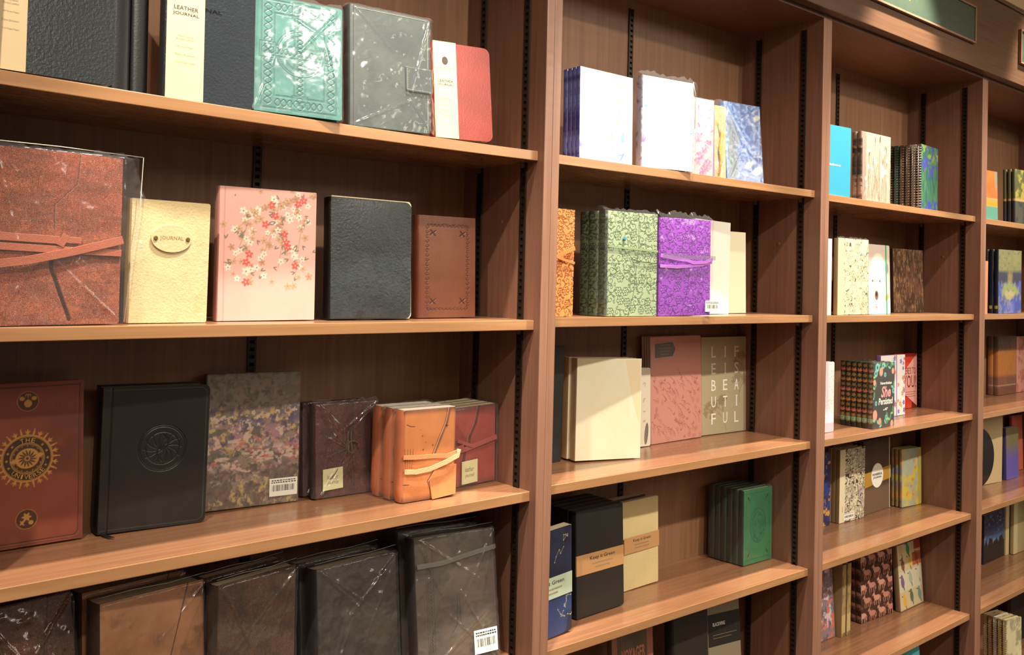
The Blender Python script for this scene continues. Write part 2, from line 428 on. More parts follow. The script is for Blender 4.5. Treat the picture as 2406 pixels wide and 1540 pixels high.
def standard(parent, x, y, axis, z0=0.3, z1=2.2):
    """slotted steel strip; axis 'x': face looks along +/-x (on a side panel), 'y': face looks to the front"""
    n = int((z1 - z0) / 0.0127); a = MB(); sgn = 1 if axis == 'x+' else -1
    for k in range(n + 1):
        zc = z0 + k * 0.0127
        if axis == 'y': a.box(x - .004, x + .004, y - .0032, y - .0005, zc - .0034, zc + .0034)
        else: a.box(*(sorted((x + sgn * .0005, x + sgn * .0032))), y - .004, y + .004, zc - .0034, zc + .0034)
    for s in (-1, 1):
        if axis == 'y': a.box(x + s * .0058 - .0018, x + s * .0058 + .0018, y - .0036, y - .0003, z0, z1)
        else: a.box(*sorted((x + sgn * .0003, x + sgn * .0036)), y + s * .0058 - .0018, y + s * .0058 + .0018, z0, z1)
    o = a.build('shelf_standard', M_STD, parent)
    b = MB()
    if axis == 'y': b.box(x - .0074, x + .0074, y - .0006, y, z0, z1)
    else: b.box(*sorted((x, x + sgn * .0006)), y - .0074, y + .0074, z0, z1)
    b.build('slot_backing', M_HOLE, o)

BLABEL = {'A': 'brown wooden bookcase at the left, holding the leather journals', 'B': 'brown wooden bookcase second from the left, with the lavender and purple journals',
          'C': 'brown wooden bookcase third from the left, with the turquoise notebook on top', 'D': 'brown wooden bookcase at the right edge, mostly cut off'}
def bookcase(k):
    x0 = BAYS[k]; root = bpy.data.objects.new('bookcase', None); COL.objects.link(root)
    root.location = (x0, 0, 0); root['label'] = BLABEL[k]; root['category'] = 'bookcase'; root['group'] = 'row of joined wooden bookcases'
    W = PITCH
    for a, b in ((0.0003, PT), (W - PT, W - 0.0003)):
        o = MB().box(a, b, 0.003, DEP + .012, 0.0, TOPZ).build('side_panel', W_PANEL, root)
        MB().box(a, b, 0.0, 0.003, 0.0, TOPZ).build('edge_band', W_POST, o, bevel=0.0008)
    MB().box(PT, W - PT, DEP, DEP + .012, 0.08, TOPZ).build('back_panel', W_BACK, root)
    MB().box(PT, W - PT, 0.0, DEP, TOPZ - .02, TOPZ).build('top_panel', W_PANEL, root)
    MB().box(PT, W - PT, 0.03, 0.045, 0.0, 0.085).build('toe_board', W_PANEL, root)
    for zl, zm, zr in SHELVES[k]:
        xs = np.linspace(PT + .0004, W - PT - .0004, 13); v = MB(); e = MB()
        def zz(x):
            t = (x - PT) / (W - 2 * PT); return zl * (1 - t) * (1 - 2 * t) + zm * 4 * t * (1 - t) + zr * t * (2 * t - 1)
        for tgt, ya, yb in ((v, SF + .0022, DEP - .0004), (e, SF, SF + .0022)):
            k0 = len(tgt.v)
            for x in xs:
                z = zz(x); tgt.v += [(x, ya, z - ST), (x, yb, z - ST), (x, yb, z), (x, ya, z)]
            for i in range(12):
                a = k0 + i * 4; b = a + 4
                tgt.f += [(a, b, b + 3, a + 3), (a + 1, a + 2, b + 2, b + 1), (a, a + 1, b + 1, b), (a + 3, b + 3, b + 2, a + 2)]
            tgt.f += [(k0, k0 + 3, k0 + 2, k0 + 1), (a + 4, a + 5, a + 6, a + 7)]
        sh = v.build('shelf', W_SHELF, root); e.build('edge_band', W_EDGE, sh, bevel=0.0018)
        for xx, sg in ((PT + .0034, 1), (W - PT - .0034, -1)):
            for yy in (0.0541, 0.1862):
                zb = zz(xx) - ST; c = MB(); o_ = min(xx, xx + sg * .012); e_ = max(xx, xx + sg * .012)
                n_ = (xx, xx + sg * .002)
                c.poly([(xx, zb - .010), (n_[1], zb - .010), (n_[1], zb - .0024), (xx + sg * .012, zb - .0024), (xx + sg * .012, zb - .0003), (xx, zb - .0003)][::sg], yy - .0045, yy + .0045)
                c.build('shelf_clip', M_ZINC, root)
    for yy in (0.0541, 0.1862):
        standard(root, PT, yy, 'x+', 0.3, 2.2); standard(root, W - PT, yy, 'x-', 0.3, 2.2)
    standard(root, W / 2, DEP, 'y', 0.3, 2.2)
    for z in (EYE + .1124, EYE - .4790):
        v = MB(); n = 14; x = W - PT - .0002
        for r0, r1, d in ((0.0052, 0.0032, .0014),):
            for i in range(n):
                t0, t1 = 2 * math.pi * i / n, 2 * math.pi * (i + 1) / n; q = len(v.v)
                v.v += [(x, .118 + r0 * math.cos(t0), z + r0 * math.sin(t0)), (x, .118 + r0 * math.cos(t1), z + r0 * math.sin(t1)), (x - d, .118 + r1 * math.cos(t1), z + r1 * math.sin(t1)), (x - d, .118 + r1 * math.cos(t0), z + r1 * math.sin(t0))]
                v.f += [(q, q + 1, q + 2, q + 3)]
        v.f.append(tuple(4 * i + 3 for i in range(n)))
        v.build('screw_cap', W_PANEL, root)
    return root
for k in 'ABCD': bookcase(k)

hd = bpy.data.objects.new('header_board', None); COL.objects.link(hd); hd.location = (0.167, 0, 0)
hd['label'] = 'long brown wooden header board running above all the bookcases'; hd['category'] = 'header board'
MB().box(0, 3.66, -0.030, -0.002, EYE + .6790, EYE + .9115).build('fascia', W_HEAD, hd, bevel=0.0015)
MB().box(0, 3.66, -0.002, 0.235, TOPZ + .0005, TOPZ + .02).build('return_panel', W_PANEL, hd)
MB().box(0, 3.66, -0.036, 0.235, EYE + .9118, EYE + .925).build('cap_moulding', W_HEAD, hd, bevel=0.002)
M_SIGN = mat('sign_green', lin((58, 72, 58)), 0.45, var=0.08, vscale=60)
def sign(x0, x1, label, letter=None):
    r = bpy.data.objects.new('category_sign', None); COL.objects.link(r); r.location = (x0, -0.030, EYE + .745)
    r['label'] = label; r['category'] = 'sign'
    w = x1 - x0; h = 0.112
    MB().box(.006, w - .006, -.006, -.0003, .006, h - .006).build('panel', M_SIGN, r)
    f = MB().box(0, w, -.010, -.0003, 0, .006).box(0, w, -.010, -.0003, h - .006, h).box(0, .006, -.010, -.0003, .006, h - .006).box(w - .006, w, -.010, -.0003, .006, h - .006)
    f.build('frame', W_POST, r, bevel=0.001)
    if letter: text_mesh(letter, letter_x - x0 - .03, letter_x - x0 + .012, .038, .09, -.0064, M_GOLD, r)
letter_x = 2.345
sign(1.64, 2.745, 'green sign in a brown frame on the header, gold letter at its edge', 'Y')
sign(3.077, 3.78, 'green framed sign on the header cut off by the right picture edge')

# ------------------------------------------------------------------ books
BOOKS = {
'blk1': ('A1', 0.1945, 0.0298, 1.7893, -1.7, 0.1380, 0.2150, 3.3, 0.5, 0.0220),
'blk2': ('A1', 0.3993, 0.0300, 1.7864, -0.6, 0.1257, 0.2150, 1.9, 0.2, 0.0220),
'celt': ('A1', 0.5260, 0.0300, 1.7853, -8.8, 0.1332, 0.1763, 5.5, 0.5, 0.0150),
'grey': ('A1', 0.6837, 0.0300, 1.7854, -5.3, 0.1416, 0.1922, 2.7, -0.5, 0.0276),
'red': ('A1', 0.8520, 0.0400, 1.7866, -12.0, 0.1081, 0.1693, 7.0, -0.7, 0.0231),
'tan': ('A2', 0.1980, 0.0269, 1.4794, 4.5, 0.1550, 0.2191, 0.0, -0.3, 0.0350),
'cream': ('A2', 0.3692, 0.0545, 1.4796, 3.2, 0.1083, 0.1694, 0.0, 0.1, 0.0200),
'floral': ('A2', 0.5036, 0.0853, 1.4797, -2.2, 0.1534, 0.2001, 0.3, -0.4, 0.0191),
'softblk': ('A2', 0.6837, 0.0768, 1.4799, -2.6, 0.1470, 0.1969, 3.2, 0.3, 0.0246),
'brown': ('A2', 0.8723, 0.1059, 1.4801, -0.4, 0.1229, 0.1817, 1.3, -0.6, 0.0236),
'univ': ('A3', 0.2068, 0.1686, 1.1662, 0.0, 0.1430, 0.2240, 3.0, -0.5, 0.0220),
'blk3': ('A3', 0.3700, 0.1686, 1.1674, -4.3, 0.1524, 0.2112, 0.0, 0.5, 0.0431),
'monet': ('A3', 0.5391, 0.2037, 1.1686, -5.1, 0.1546, 0.2178, 1.9, 0.2, 0.0180),
'wine': ('A3', 0.7182, 0.1753, 1.1696, -0.8, 0.1195, 0.1594, 4.3, 0.2, 0.0175),
'orange': ('A3', 0.8246, 0.0720, 1.1702, -1.3, 0.1058, 0.1555, 0.0, 0.1, 0.0255),
'redwrap': ('A3', 0.9410, 0.1078, 1.1711, 2.8, 0.1170, 0.1439, 0.0, -1.3, 0.0180),
'low1': ('A4', 0.2250, 0.0700, 0.8632, 8.7, 0.1186, 0.2414, 13.5, -0.9, 0.0250),
'low2': ('A4', 0.3571, 0.0700, 0.8632, 6.7, 0.1490, 0.2313, 4.1, -0.3, 0.0432),
'low3': ('A4', 0.5139, 0.0700, 0.8632, 9.4, 0.1343, 0.2320, 0.0, -0.7, 0.0250),
'low4': ('A4', 0.6806, 0.0700, 0.8632, 5.7, 0.1583, 0.2169, 5.3, 0.0, 0.0300),
'low5': ('A4', 0.8549, 0.0501, 0.8632, -3.2, 0.1649, 0.2331, 9.5, 1.1, 0.0300),
'lily': ('B1', 1.1793, 0.0300, 1.7890, -1.2, 0.1446, 0.1768, 1.2, 0.2, 0.0110),
'white': ('B1', 1.3561, 0.0300, 1.7902, -7.9, 0.1389, 0.1881, 0.0, -0.4, 0.0199),
'pinkt': ('B1', 1.5315, 0.0400, 1.7908, -5.9, 0.0617, 0.1698, 0.0, -0.1, 0.0150),
'blue': ('B1', 1.6689, 0.0500, 1.7921, -7.0, 0.1195, 0.1847, 5.3, -0.3, 0.0160),
'orngt': ('B2', 1.1112, 0.0337, 1.4843, 0.3, 0.0638, 0.2043, 0.0, -0.0, 0.0200),
'green': ('B2', 1.2640, 0.0297, 1.4843, -3.5, 0.1365, 0.2096, 0.6, -0.1, 0.0260),
'purple': ('B2', 1.4144, 0.0284, 1.4843, -5.2, 0.1537, 0.2064, 0.0, -0.6, 0.0300),
'wht2': ('B2', 1.5967, 0.0830, 1.4843, 4.4, 0.1444, 0.2160, 0.0, 0.6, 0.0120),
'wht3': ('B2', 1.7396, 0.1191, 1.4843, 0.0, 0.1054, 0.1983, 1.2, -0.4, 0.0120),
'blkb': ('B3', 1.2051, 0.1730, 1.1749, -5.3, 0.0729, 0.2421, 0.0, 0.6, 0.0300),
'blank': ('B3', 1.2938, 0.1407, 1.1746, -15.2, 0.1596, 0.2131, 1.7, 1.0, 0.0243),
'feath': ('B3', 1.4564, 0.1884, 1.1742, -0.8, 0.1243, 0.1807, 2.3, 0.7, 0.0120),
'pinkf': ('B3', 1.5953, 0.1960, 1.1738, 1.6, 0.1929, 0.2518, 2.3, 0.0, 0.0060),
'life': ('B3', 1.7952, 0.2099, 1.1733, -2.2, 0.1780, 0.2456, 1.5, 0.2, 0.0100),
'kigb': ('B4', 1.1130, 0.0497, 0.8714, 4.9, 0.1030, 0.2045, 0.0, -2.0, 0.0200),
'kigk': ('B4', 1.2643, 0.0933, 0.8697, 2.5, 0.1433, 0.2125, 2.9, 0.4, 0.0192),
'kigc': ('B4', 1.4657, 0.1563, 0.8673, 1.8, 0.1194, 0.1946, 2.1, -0.3, 0.0130),
'grn4': ('B4', 1.8495, 0.1150, 0.8629, 0.0, 0.1180, 0.1821, 1.1, 0.8, 0.0148),
'voy': ('B5', 1.4227, 0.1327, 0.5522, -0.6, 0.1306, 0.2736, 3.9, 0.2, 0.0150),
'blk5': ('B5', 1.6239, 0.1319, 0.5522, -4.2, 0.1129, 0.2591, 3.4, 0.4, 0.0293),
'bw': ('B5', 1.7557, 0.1318, 0.5522, -7.7, 0.1066, 0.2490, 5.7, 0.5, 0.0140),
'cyan': ('C1', 2.0200, 0.0300, 1.7895, -4.5, 0.1280, 0.1797, 0.0, -0.1, 0.0140),
'botan': ('C1', 2.2271, 0.0300, 1.7895, -1.4, 0.1431, 0.1845, 0.6, 0.1, 0.0145),
'iris': ('C1', 2.5787, 0.0400, 1.7895, 3.9, 0.1240, 0.1924, 0.7, 0.3, 0.0130),
'wpnk': ('C2', 2.0197, 0.0300, 1.4825, -2.0, 0.0598, 0.1951, 0.0, -0.3, 0.0130),
'doodle': ('C2', 2.1181, 0.0326, 1.4825, -0.0, 0.1523, 0.2002, 0.0, -0.5, 0.0127),
'bear': ('C2', 2.3142, 0.0524, 1.4825, 1.0, 0.1232, 0.1938, 2.0, -0.0, 0.0120),
'dark2': ('C2', 2.6433, 0.1499, 1.4825, -1.3, 0.1847, 0.1966, 2.0, -0.1, 0.0200),
'spkl': ('C3', 2.1017, 0.0721, 1.1711, 0.2, 0.0759, 0.1852, 0.6, 0.6, 0.0140),
'she': ('C3', 2.3098, 0.0339, 1.1711, 0.7, 0.1191, 0.1783, 0.2, 0.2, 0.0150),
'wflor': ('C3', 2.5230, 0.1224, 1.1711, 1.4, 0.1534, 0.1830, 1.0, 0.2, 0.0150),
'heres': ('C3', 2.7320, 0.1870, 1.1711, 0.7, 0.1510, 0.1755, 1.4, 0.7, 0.0120),
'fbw': ('C4', 2.4239, 0.1931, 0.8613, -1.2, 0.1366, 0.2141, 0.0, 0.2, 0.0129),
'power': ('C4', 2.5767, 0.2000, 0.8613, 2.0, 0.1650, 0.2218, 1.0, -0.1, 0.0180),
'yell': ('C4', 2.7702, 0.1769, 0.8613, -4.0, 0.1120, 0.1822, 1.5, 0.7, 0.0095),
'lilac': ('C5', 2.2713, 0.1767, 0.5502, -1.5, 0.1085, 0.2007, 4.0, 0.2, 0.0120),
'horse': ('C5', 2.5324, 0.1768, 0.5502, -3.3, 0.1701, 0.2033, 1.9, -0.3, 0.0175),
'birds': ('C5', 2.7248, 0.1524, 0.5502, 0.9, 0.1533, 0.1986, 4.9, 0.1, 0.0176),
'turq': ('C6', 2.5058, 0.0533, 0.2402, -12.3, 0.1259, 0.2604, 6.1, 0.5, 0.0150),
'sail': ('D1', 2.9484, 0.0300, 1.7880, -3.0, 0.1253, 0.1574, 1.3, -0.4, 0.0140),
'dkyel': ('D1', 3.2597, 0.0400, 1.7880, -3.4, 0.1401, 0.1887, 0.8, -0.1, 0.0113),
'vase': ('D2', 3.1045, 0.0305, 1.4825, -1.9, 0.1710, 0.2119, 0.0, -0.4, 0.0130),
'grad': ('D3', 3.5383, 0.1960, 1.1664, -0.0, 0.1606, 0.2198, 0.5, 0.1, 0.0183),
'pnk3': ('D3', 3.7030, 0.2000, 1.1664, 0.0, 0.0950, 0.2161, 0.9, 0.2, 0.0080),
'rec': ('D4', 3.2580, 0.1771, 0.8632, -6.9, 0.2074, 0.2422, 0.0, 0.3, 0.0060),
'bluep': ('D4', 3.5050, 0.1510, 0.8632, -0.5, 0.1076, 0.1890, 1.6, 0.2, 0.0168),
'coral': ('D4', 3.6928, 0.2000, 0.8632, -0.2, 0.0950, 0.2116, 2.3, 0.6, 0.0100),
'night': ('D5', 3.4532, 0.2050, 0.5498, 1.3, 0.1894, 0.1770, 0.3, 0.2, 0.0120),
'crm5': ('D5', 3.6802, 0.1906, 0.5498, -0.3, 0.1120, 0.1993, 0.2, 0.6, 0.0139),
'spir': ('D6', 3.2692, 0.0525, 0.2402, -8.0, 0.0947, 0.1907, 1.3, 0.4, 0.0120),
}


STEP = {'A': 0.0008, 'B': 0.0010, 'C': 0.0014, 'D': 0.0020}
def dims(key): b = BOOKS[key]; return b[5], b[6], b[9]
def art_for(key, base, step=None):
    b = BOOKS[key]; return Art(b[5], b[6], step or STEP[b[0][0]], base)

def place(root, key, back=0.0, side=0.0):
    s, x, y, z, yaw, w, h, lean, roll, t = BOOKS[key]
    yaw, lean, roll = map(math.radians, (yaw, lean, roll))
    a = Vector((math.cos(yaw), math.sin(yaw), 0)); nb = Vector((-math.sin(yaw), math.cos(yaw), 0))
    up = Vector((0, 0, math.cos(lean))) + nb * math.sin(lean)
    a2 = a * math.cos(roll) - up * math.sin(roll); u2 = up * math.cos(roll) + a * math.sin(roll)
    yb = u2.cross(a2)
    dz = t * math.sin(lean) + (w * math.sin(abs(roll)) if roll > 0 else 0)
    p = Vector((x, y, z + dz + 0.0006)) + nb * back + a * side
    root.matrix_world = Matrix(((a2.x, yb.x, u2.x, p.x), (a2.y, yb.y, u2.y, p.y), (a2.z, yb.z, u2.z, p.z), (0, 0, 0, 1)))

def empty(name, label, cat, group=None):
    o = bpy.data.objects.new(name, None); COL.objects.link(o); o.empty_display_size = 0.05
    o['label'] = label; o['category'] = cat
    if group: o['group'] = group
    return o

def book(key, name, label, cat='journal', group=None, art=None, col=(128, 128, 128), spine=None, m=None, pages=M_PAPER,
         rr=0.0, rl=0.0, bt=0.0022, bulge=0.0, curl=0.0, inset=0.0025, sround=0.0012, spine_art=None, back=0.0, side=0.0, pagemat=None, flare=0.0):
    """one bound book standing with its cover to the front: cover (board, spine, back) + page_block"""
    s, x, y, z, yaw, w, h, lean, roll, t = BOOKS[key]
    root = empty(name, label, cat, group)
    if art is None: art = Art(w, h, max(STEP[s[0]] * 3, 0.003), col)
    A = art; X, Z = A.X, A.Z; m = m or M_ART
    spc = lin(spine or col) if not isinstance(spine, np.ndarray) else spine
    # outline: rounded corners
    zz = A.z; R = np.full(len(zz), w); L = np.zeros(len(zz))
    def inset_at(r):
        d = np.minimum(zz, h - zz); q = np.clip(r - d, 0, r); return r - np.sqrt(np.maximum(r * r - q * q, 0))
    if rr > 0: R = w - inset_at(rr)
    if rl > 0: L = inset_at(rl)
    sx = X / w; PX = L[:, None] + (R - L)[:, None] * sx
    PY = -A.H - bulge * np.sin(np.pi * sx) * np.sqrt(np.clip(np.sin(np.pi * Z / h), 0, 1)) - curl * sx ** 2 * (0.35 + 0.65 * Z / h) - flare * sx ** 3
    front = np.stack([PX, PY, Z], -1)
    G = [(front, A.C)]
    def rim(loop, y1, c, cl=None):
        top = loop.copy(); bot = loop.copy(); bot[:, 1] = loop[:, 1] * 0 + y1 if np.isscalar(y1) else y1
        P = np.stack([bot, top]); CC = np.tile(c, (2, len(loop), 1)) if cl is None else np.stack([cl, cl])
        return (P, CC)
    def loop_of(P, C_=None):
        idx = [P[0, :], P[1:, -1], P[-1, :-1][::-1], P[:-1, 0][::-1]]
        return np.concatenate(idx)
    lp = loop_of(front); lc = loop_of(A.C)
    inner = lp.copy(); inner[:, 1] = lp[:, 1] + bt
    G.append((np.stack([inner, lp]), np.stack([lc, lc])))
    sub = (slice(None, None, max(1, (len(zz) - 1) // 12)), slice(None, None, max(1, (X.shape[1] - 1) // 6)))
    zi = np.unique(np.linspace(0, len(zz) - 1, 40).astype(int)); xi = np.unique(np.linspace(0, X.shape[1] - 1, 8).astype(int))
    f2 = front[np.ix_(zi, xi)].copy(); f2[..., 1] += bt; G.append((f2, spc))
    for yy in (t - bt, t):
        f3 = front[np.ix_(zi, xi)].copy(); f3[..., 1] = yy; G.append((f3, spc))
    l3 = loop_of(f3); l4 = l3.copy(); l4[:, 1] = t - bt; G.append((np.stack([l3, l4]), np.tile(np.array(spc), (2, len(l3), 1))))
    # spine
    na = 9; th = np.linspace(0, math.pi, na)
    if spine_art is None:
        zs = np.linspace(0, h, 14); SC = None
    else:
        zs = spine_art.z; na = len(spine_art.x); th = np.linspace(0, math.pi, na); SC = spine_art.C
    sp = np.zeros((len(zs), na, 3)); yb_ = t * (1 - (1 - np.cos(th)) / 2)
    lx = np.interp(zs, zz, L)
    sp[..., 0] = -sround * np.sin(th)[None, :] + lx[:, None]; sp[..., 1] = yb_[None, :]; sp[..., 2] = zs[:, None]
    G.append((sp, SC if SC is not None else np.tile(np.array(spc), (len(zs), na, 1))))
    sp2 = sp[np.ix_(np.unique(np.linspace(0, len(zs) - 1, 6).astype(int)), range(na))].copy(); sp2[..., 0] += min(bt, .0015); G.append((sp2, spc))
    grids_mesh('cover', G, m, root)
    pc = pagemat or pages
    iz = max(inset, .0004)
    q = MB().poly([(0.0012, iz), (w - inset - rr * .3, iz), (w - inset, iz + rr * .4), (w - inset, h - inset - rr * .4), (w - inset - rr * .3, h - inset), (0.0012, h - inset)], bt + .0001, t - bt - .0001)
    q.build('page_block', pc, root)
    place(root, key, back, side)
    return root

def children_of(o): return [c for c in bpy.data.objects if c.parent == o]
def dup(root, label, key, back, side=0.0, skip=()):
    r = root.copy(); COL.objects.link(r); r['label'] = label
    for c in children_of(root):
        if c.name.split('.')[0] in skip: continue
        d = c.copy(); COL.objects.link(d); d.parent = r
        for g in children_of(c):
            e = g.copy(); COL.objects.link(e); e.parent = d
    place(r, key, back, side)
    return r
ORD = ['second', 'third', 'fourth', 'fifth', 'sixth', 'seventh']
def stack(root, key, n, what, step=None, side=0.0, skip=(), jit=0.002):
    """n more copies standing right behind the first"""
    rg = random.Random(key); t = BOOKS[key][9]; st = step or (t + 0.0012)
    out = []
    for i in range(n):
        out.append(dup(root, '%s, %s from the front of its stack' % (what, ORD[i]), key, st * (i + 1), side * (i + 1) + rg.uniform(-jit, jit), skip))
    return out

def wrap(root, key, seed=1, amp=0.0016, fin=0.010, top=0.008, gap=0.0014, left=0.003, spine=True, m=None, folds=6):
    """clear film bag around a book: crumpled front sheet with fins at the side and top, sheet over the spine and the top"""
    s, x, y, z, yaw, w, h, lean, roll, t = BOOKS[key]
    st = STEP[s[0]] * 2.4; rg = random.Random(seed)
    nx = int((w + fin + left) / st) + 2; nz = int((h + top) / st) + 2
    xs = np.linspace(-left, w + fin, nx); zs = np.linspace(0.0003, h + top, nz); X, Z = np.meshgrid(xs, zs)
    n = np.abs(fbm(X, Z, 34, seed, 3) - .5) * 2
    Y = -gap - amp * (1 - n) * 1.2
    for k in range(folds):   # straight pulled creases
        cx, cz = rg.choice((0, w)), rg.choice((0, h)); a = math.atan2(h / 2 - cz, w / 2 - cx) + rg.uniform(-.5, .5)
        d = np.abs((X - cx) * math.sin(a) - (Z - cz) * math.cos(a)); al = (X - cx) * math.cos(a) + (Z - cz) * math.sin(a)
        Y -= amp * 1.3 * np.exp(-(d / 0.0016) ** 2) * np.clip(al / .02, 0, 1) * np.clip(1 - al / (h * .8), 0, 1)
    over = np.clip((X - w) / max(fin, 1e-4), 0, 1); ot = np.clip((Z - h) / max(top, 1e-4), 0, 1)
    Y = Y + over * (t * .45) + ot * (t * .5) + amp * 1.5 * (fbm(X, Z, 90, seed + 5, 2) - .5) * np.maximum(over, ot) * 2
    Zt = Z + np.where(ot > 0, (vnoise(X, X * 0, 120, seed + 3) - .5) * top * .9 * ot, 0)
    Xt = X + np.where(over > 0, (vnoise(Z, Z * 0, 60, seed + 4) - .5) * fin * .5 * over, 0)
    G = [(np.stack([Xt, Y, Zt], -1), (1, 1, 1))]
    if spine:
        ys = np.linspace(0, 1, 7); P = np.zeros((nz, 7, 3))
        P[..., 0] = -left - .0016 * np.sin(ys * math.pi)[None, :] - (fbm(np.tile(ys, (nz, 1)) * .02, Z[:, :7], 60, seed + 7, 2) - .5) * .002
        P[..., 1] = (t + .0012) + (Y[:, 0] - t - .0012)[:, None] * ys[None, :]; P[..., 2] = Zt[:, :1]
        P[:, -1, 0] = Xt[:, 0]
        G.append((P, (1, 1, 1)))
    o = grids_mesh('plastic_wrap', G, m or M_FILM, root)
    return o

def rim_seam(root, pts, r=0.0005): return MB().tube(pts, r, 6).build('wrap_seam', M_SEAM, root, True)
M_SEAM = mat('film_seam', lin((210, 210, 195)), 0.25)

def barcode(root, x0, x1, z0, z1, y, price=None, name='barcode_sticker', seed=3, lines=2):
    o = MB().poly([(x0, z0), (x1, z0), (x1, z1), (x0, z1)], y - .0003, y).build(name, M_WHITE, root)
    rg = random.Random(seed); b = MB(); h = z1 - z0; w = x1 - x0; x = x0 + w * .1
    while x < x1 - w * .12:
        d = rg.choice((.25, .4, .7)) * w / 36
        b.box(x, x + d, y - .0005, y - .0003, z0 + h * .28, z0 + h * .62); x += d + rg.choice((.4, .6, 1.0)) * w / 34
    for k in range(lines):
        z = z1 - h * (.12 + .11 * k); x = x0 + w * .07
        while x < x1 - w * .1:
            d = rg.uniform(.03, .09) * w; b.box(x, min(x + d, x1 - w * .05), y - .0005, y - .0003, z - h * .035, z + h * .02); x += d + w * .025
    b.build('barcode', M_BLACK, o)
    return o

def small_lines(b, x0, x1, z, n, dz, h, y, seed=0, cen=True):
    """rows of print too small to read in the photo"""
    rg = random.Random(seed)
    for k in range(n):
        L = (x1 - x0) * rg.uniform(.6, 1.0); xx = (x0 + x1) / 2 - L / 2 if cen else x0; e = xx + L
        while xx < e:
            d = rg.uniform(.0012, .004); b.box(xx, min(xx + d, e), y - .0002, y, z - k * dz, z - k * dz + h); xx += d + .0009
    return b
# ================================================================== bookcase one, top shelf
M_DARKINK = mat('band_ink', lin((44, 32, 24)), .6)
def leather_band(root, key, x0, x1, z0, z1, y, crest=True, kx=1.0):
    w = x1 - x0; h = z1 - z0
    o = MB().poly([(x0, z0), (x1, z0), (x1, z1), (x0, z1)], y - .0004, y).build('card_band', M_BAND, root)
    o['label'] = 'cream card band with printed lettering'
    ts = []
    c = (x0 + x1) / 2
    ts.append(text_mesh('LEATHER', c - w * .32, c + w * .32, z0 + h * .575, z0 + h * .60, y - .0006, M_DARKINK, o, bold=.008))
    ts.append(text_mesh('JOURNAL', c - w * .35, c + w * .35, z0 + h * .535, z0 + h * .56, y - .0006, M_DARKINK, o, bold=.008))
    merge_text(ts, 'lettering')
    t2 = []
    for s, q, r in (('Handcrafted', .40, .2), ('Bonded Leather', .38, .24), ('190 Ruled Pages', .33, .24), ('Ribbon Bookmark', .28, .26), ('Gold Edged Pages', .23, .26)):
        t2.append(text_mesh(s, c - w * r, c + w * r, z0 + h * q, z0 + h * (q + .012), y - .0006, M_FADE, o))
    merge_text(t2, 'small_print')
    if crest:
        MB().ellipse(c, z0 + h * .80, w * .13, w * .17, y - .0006, y - .0004).build('crest', M_INK, o)
        text_mesh('GALLERY LEATHER', c - w * .42, c + w * .42, z0 + h * .715, z0 + h * .728, y - .0006, M_FADE, o, 'maker_name')
    return o

w, h, t = dims('blk1')
r = book('blk1', 'leather_journal', 'black leather journal with cream band at the top left corner of the photo', group='black leather journals on the top left shelf',
         col=(27, 33, 37), spine=(18, 18, 20), m=M_CRINK, rr=.004, sround=.003)
leather_band(r, 'blk1', -.0005, .036, .0002, h + .0004, -.0006, crest=False)
for i, (xx, wd_) in enumerate(((0.352, .026), (0.380, .022))):
    # two more standing spine outwards
    a = Art(wd_, .213, .0016, (20, 19, 20)); a.H += .0035 * np.sqrt(np.clip(1 - (a.X / wd_ * 2 - 1) ** 2, 0, 1))
    BOOKS['spineout%d' % i] = ('A1', xx - .016, .062, 1.7870, 0, wd_, .213, 2, .0, .12)
    book('spineout%d' % i, 'leather_journal', ['black leather journal turned spine outwards, nearer the left banded journal', 'black leather journal turned spine outwards, beside the brown gap on the top left shelf'][i],
         group='black leather journals on the top left shelf', art=a, spine=(20, 19, 20), m=M_SMOOTH)
w, h, t = dims('blk2')
r = book('blk2', 'leather_journal', 'black leather journal with LEATHER JOURNAL band, left of the teal one', group='black leather journals on the top left shelf',
         col=(29, 36, 44), spine=(38, 38, 44), m=M_CRINK, rr=.004, sround=.004)
leather_band(r, 'blk2', .0002, .052, .0002, h + .0004, -.0006)
o = text_mesh('JOURNAL', .022, .0765, .1265, .1335, -.0006, mat('blind_stamp', lin((12, 14, 18)), .25), r, 'stamped_title'); 

w, h, t = dims('celt')
a = art_for('celt', (48, 106, 99)); G = (28, 70, 66); g = -.0007
a.noise(30, 5, (60, 126, 114), amt=.6)
for d, wd_ in ((.006, .0008), (.0075, .0006), (.025, .0008), (.0265, .0006)):
    x0, x1, z0, z1 = d + .004, w - d - .002, d, h - d
    a.line([(x0, z0), (x1, z0), (x1, z1), (x0, z1), (x0, z0)], wd_, G, g)
mid = .0165
a.braid(mid + .003, .012, mid + .003, h - .012, .0058, .020, .0011, G, g); a.braid(w - mid - .001, .012, w - mid - .001, h - .012, .0058, .020, .0011, G, g)
a.braid(.03, mid - .001, w - .03, mid - .001, .0055, .018, .0011, G, g); a.braid(.03, h - mid + .001, w - .03, h - mid + .001, .0055, .018, .0011, G, g)
cx = w * .51; cz = h * .53
for rr_ in (.036, .033, .027, .025): a.line([(cx + rr_ * math.cos(q), cz + rr_ * math.sin(q)) for q in np.linspace(0, 6.283, 60)], .0008, G, g)
a.rect(cx - .0095, cx + .0095, .02, h - .02, (50, 112, 102)); a.rect(.02, w - .02, cz - .0095, cz + .0095, (50, 112, 102))
for s_ in (-1, 1):
    for e_ in (.0095, .0078):
        a.line([(cx + s_ * e_, .020), (cx + s_ * e_, h - .020)], .0007, G, g); a.line([(.020, cz + s_ * e_), (w - .020, cz + s_ * e_)], .0007, G, g)
a.braid(cx, .03, cx, h - .03, .0045, .013, .001, G, g); a.braid(.03, cz, w - .03, cz, .0045, .013, .001, G, g)
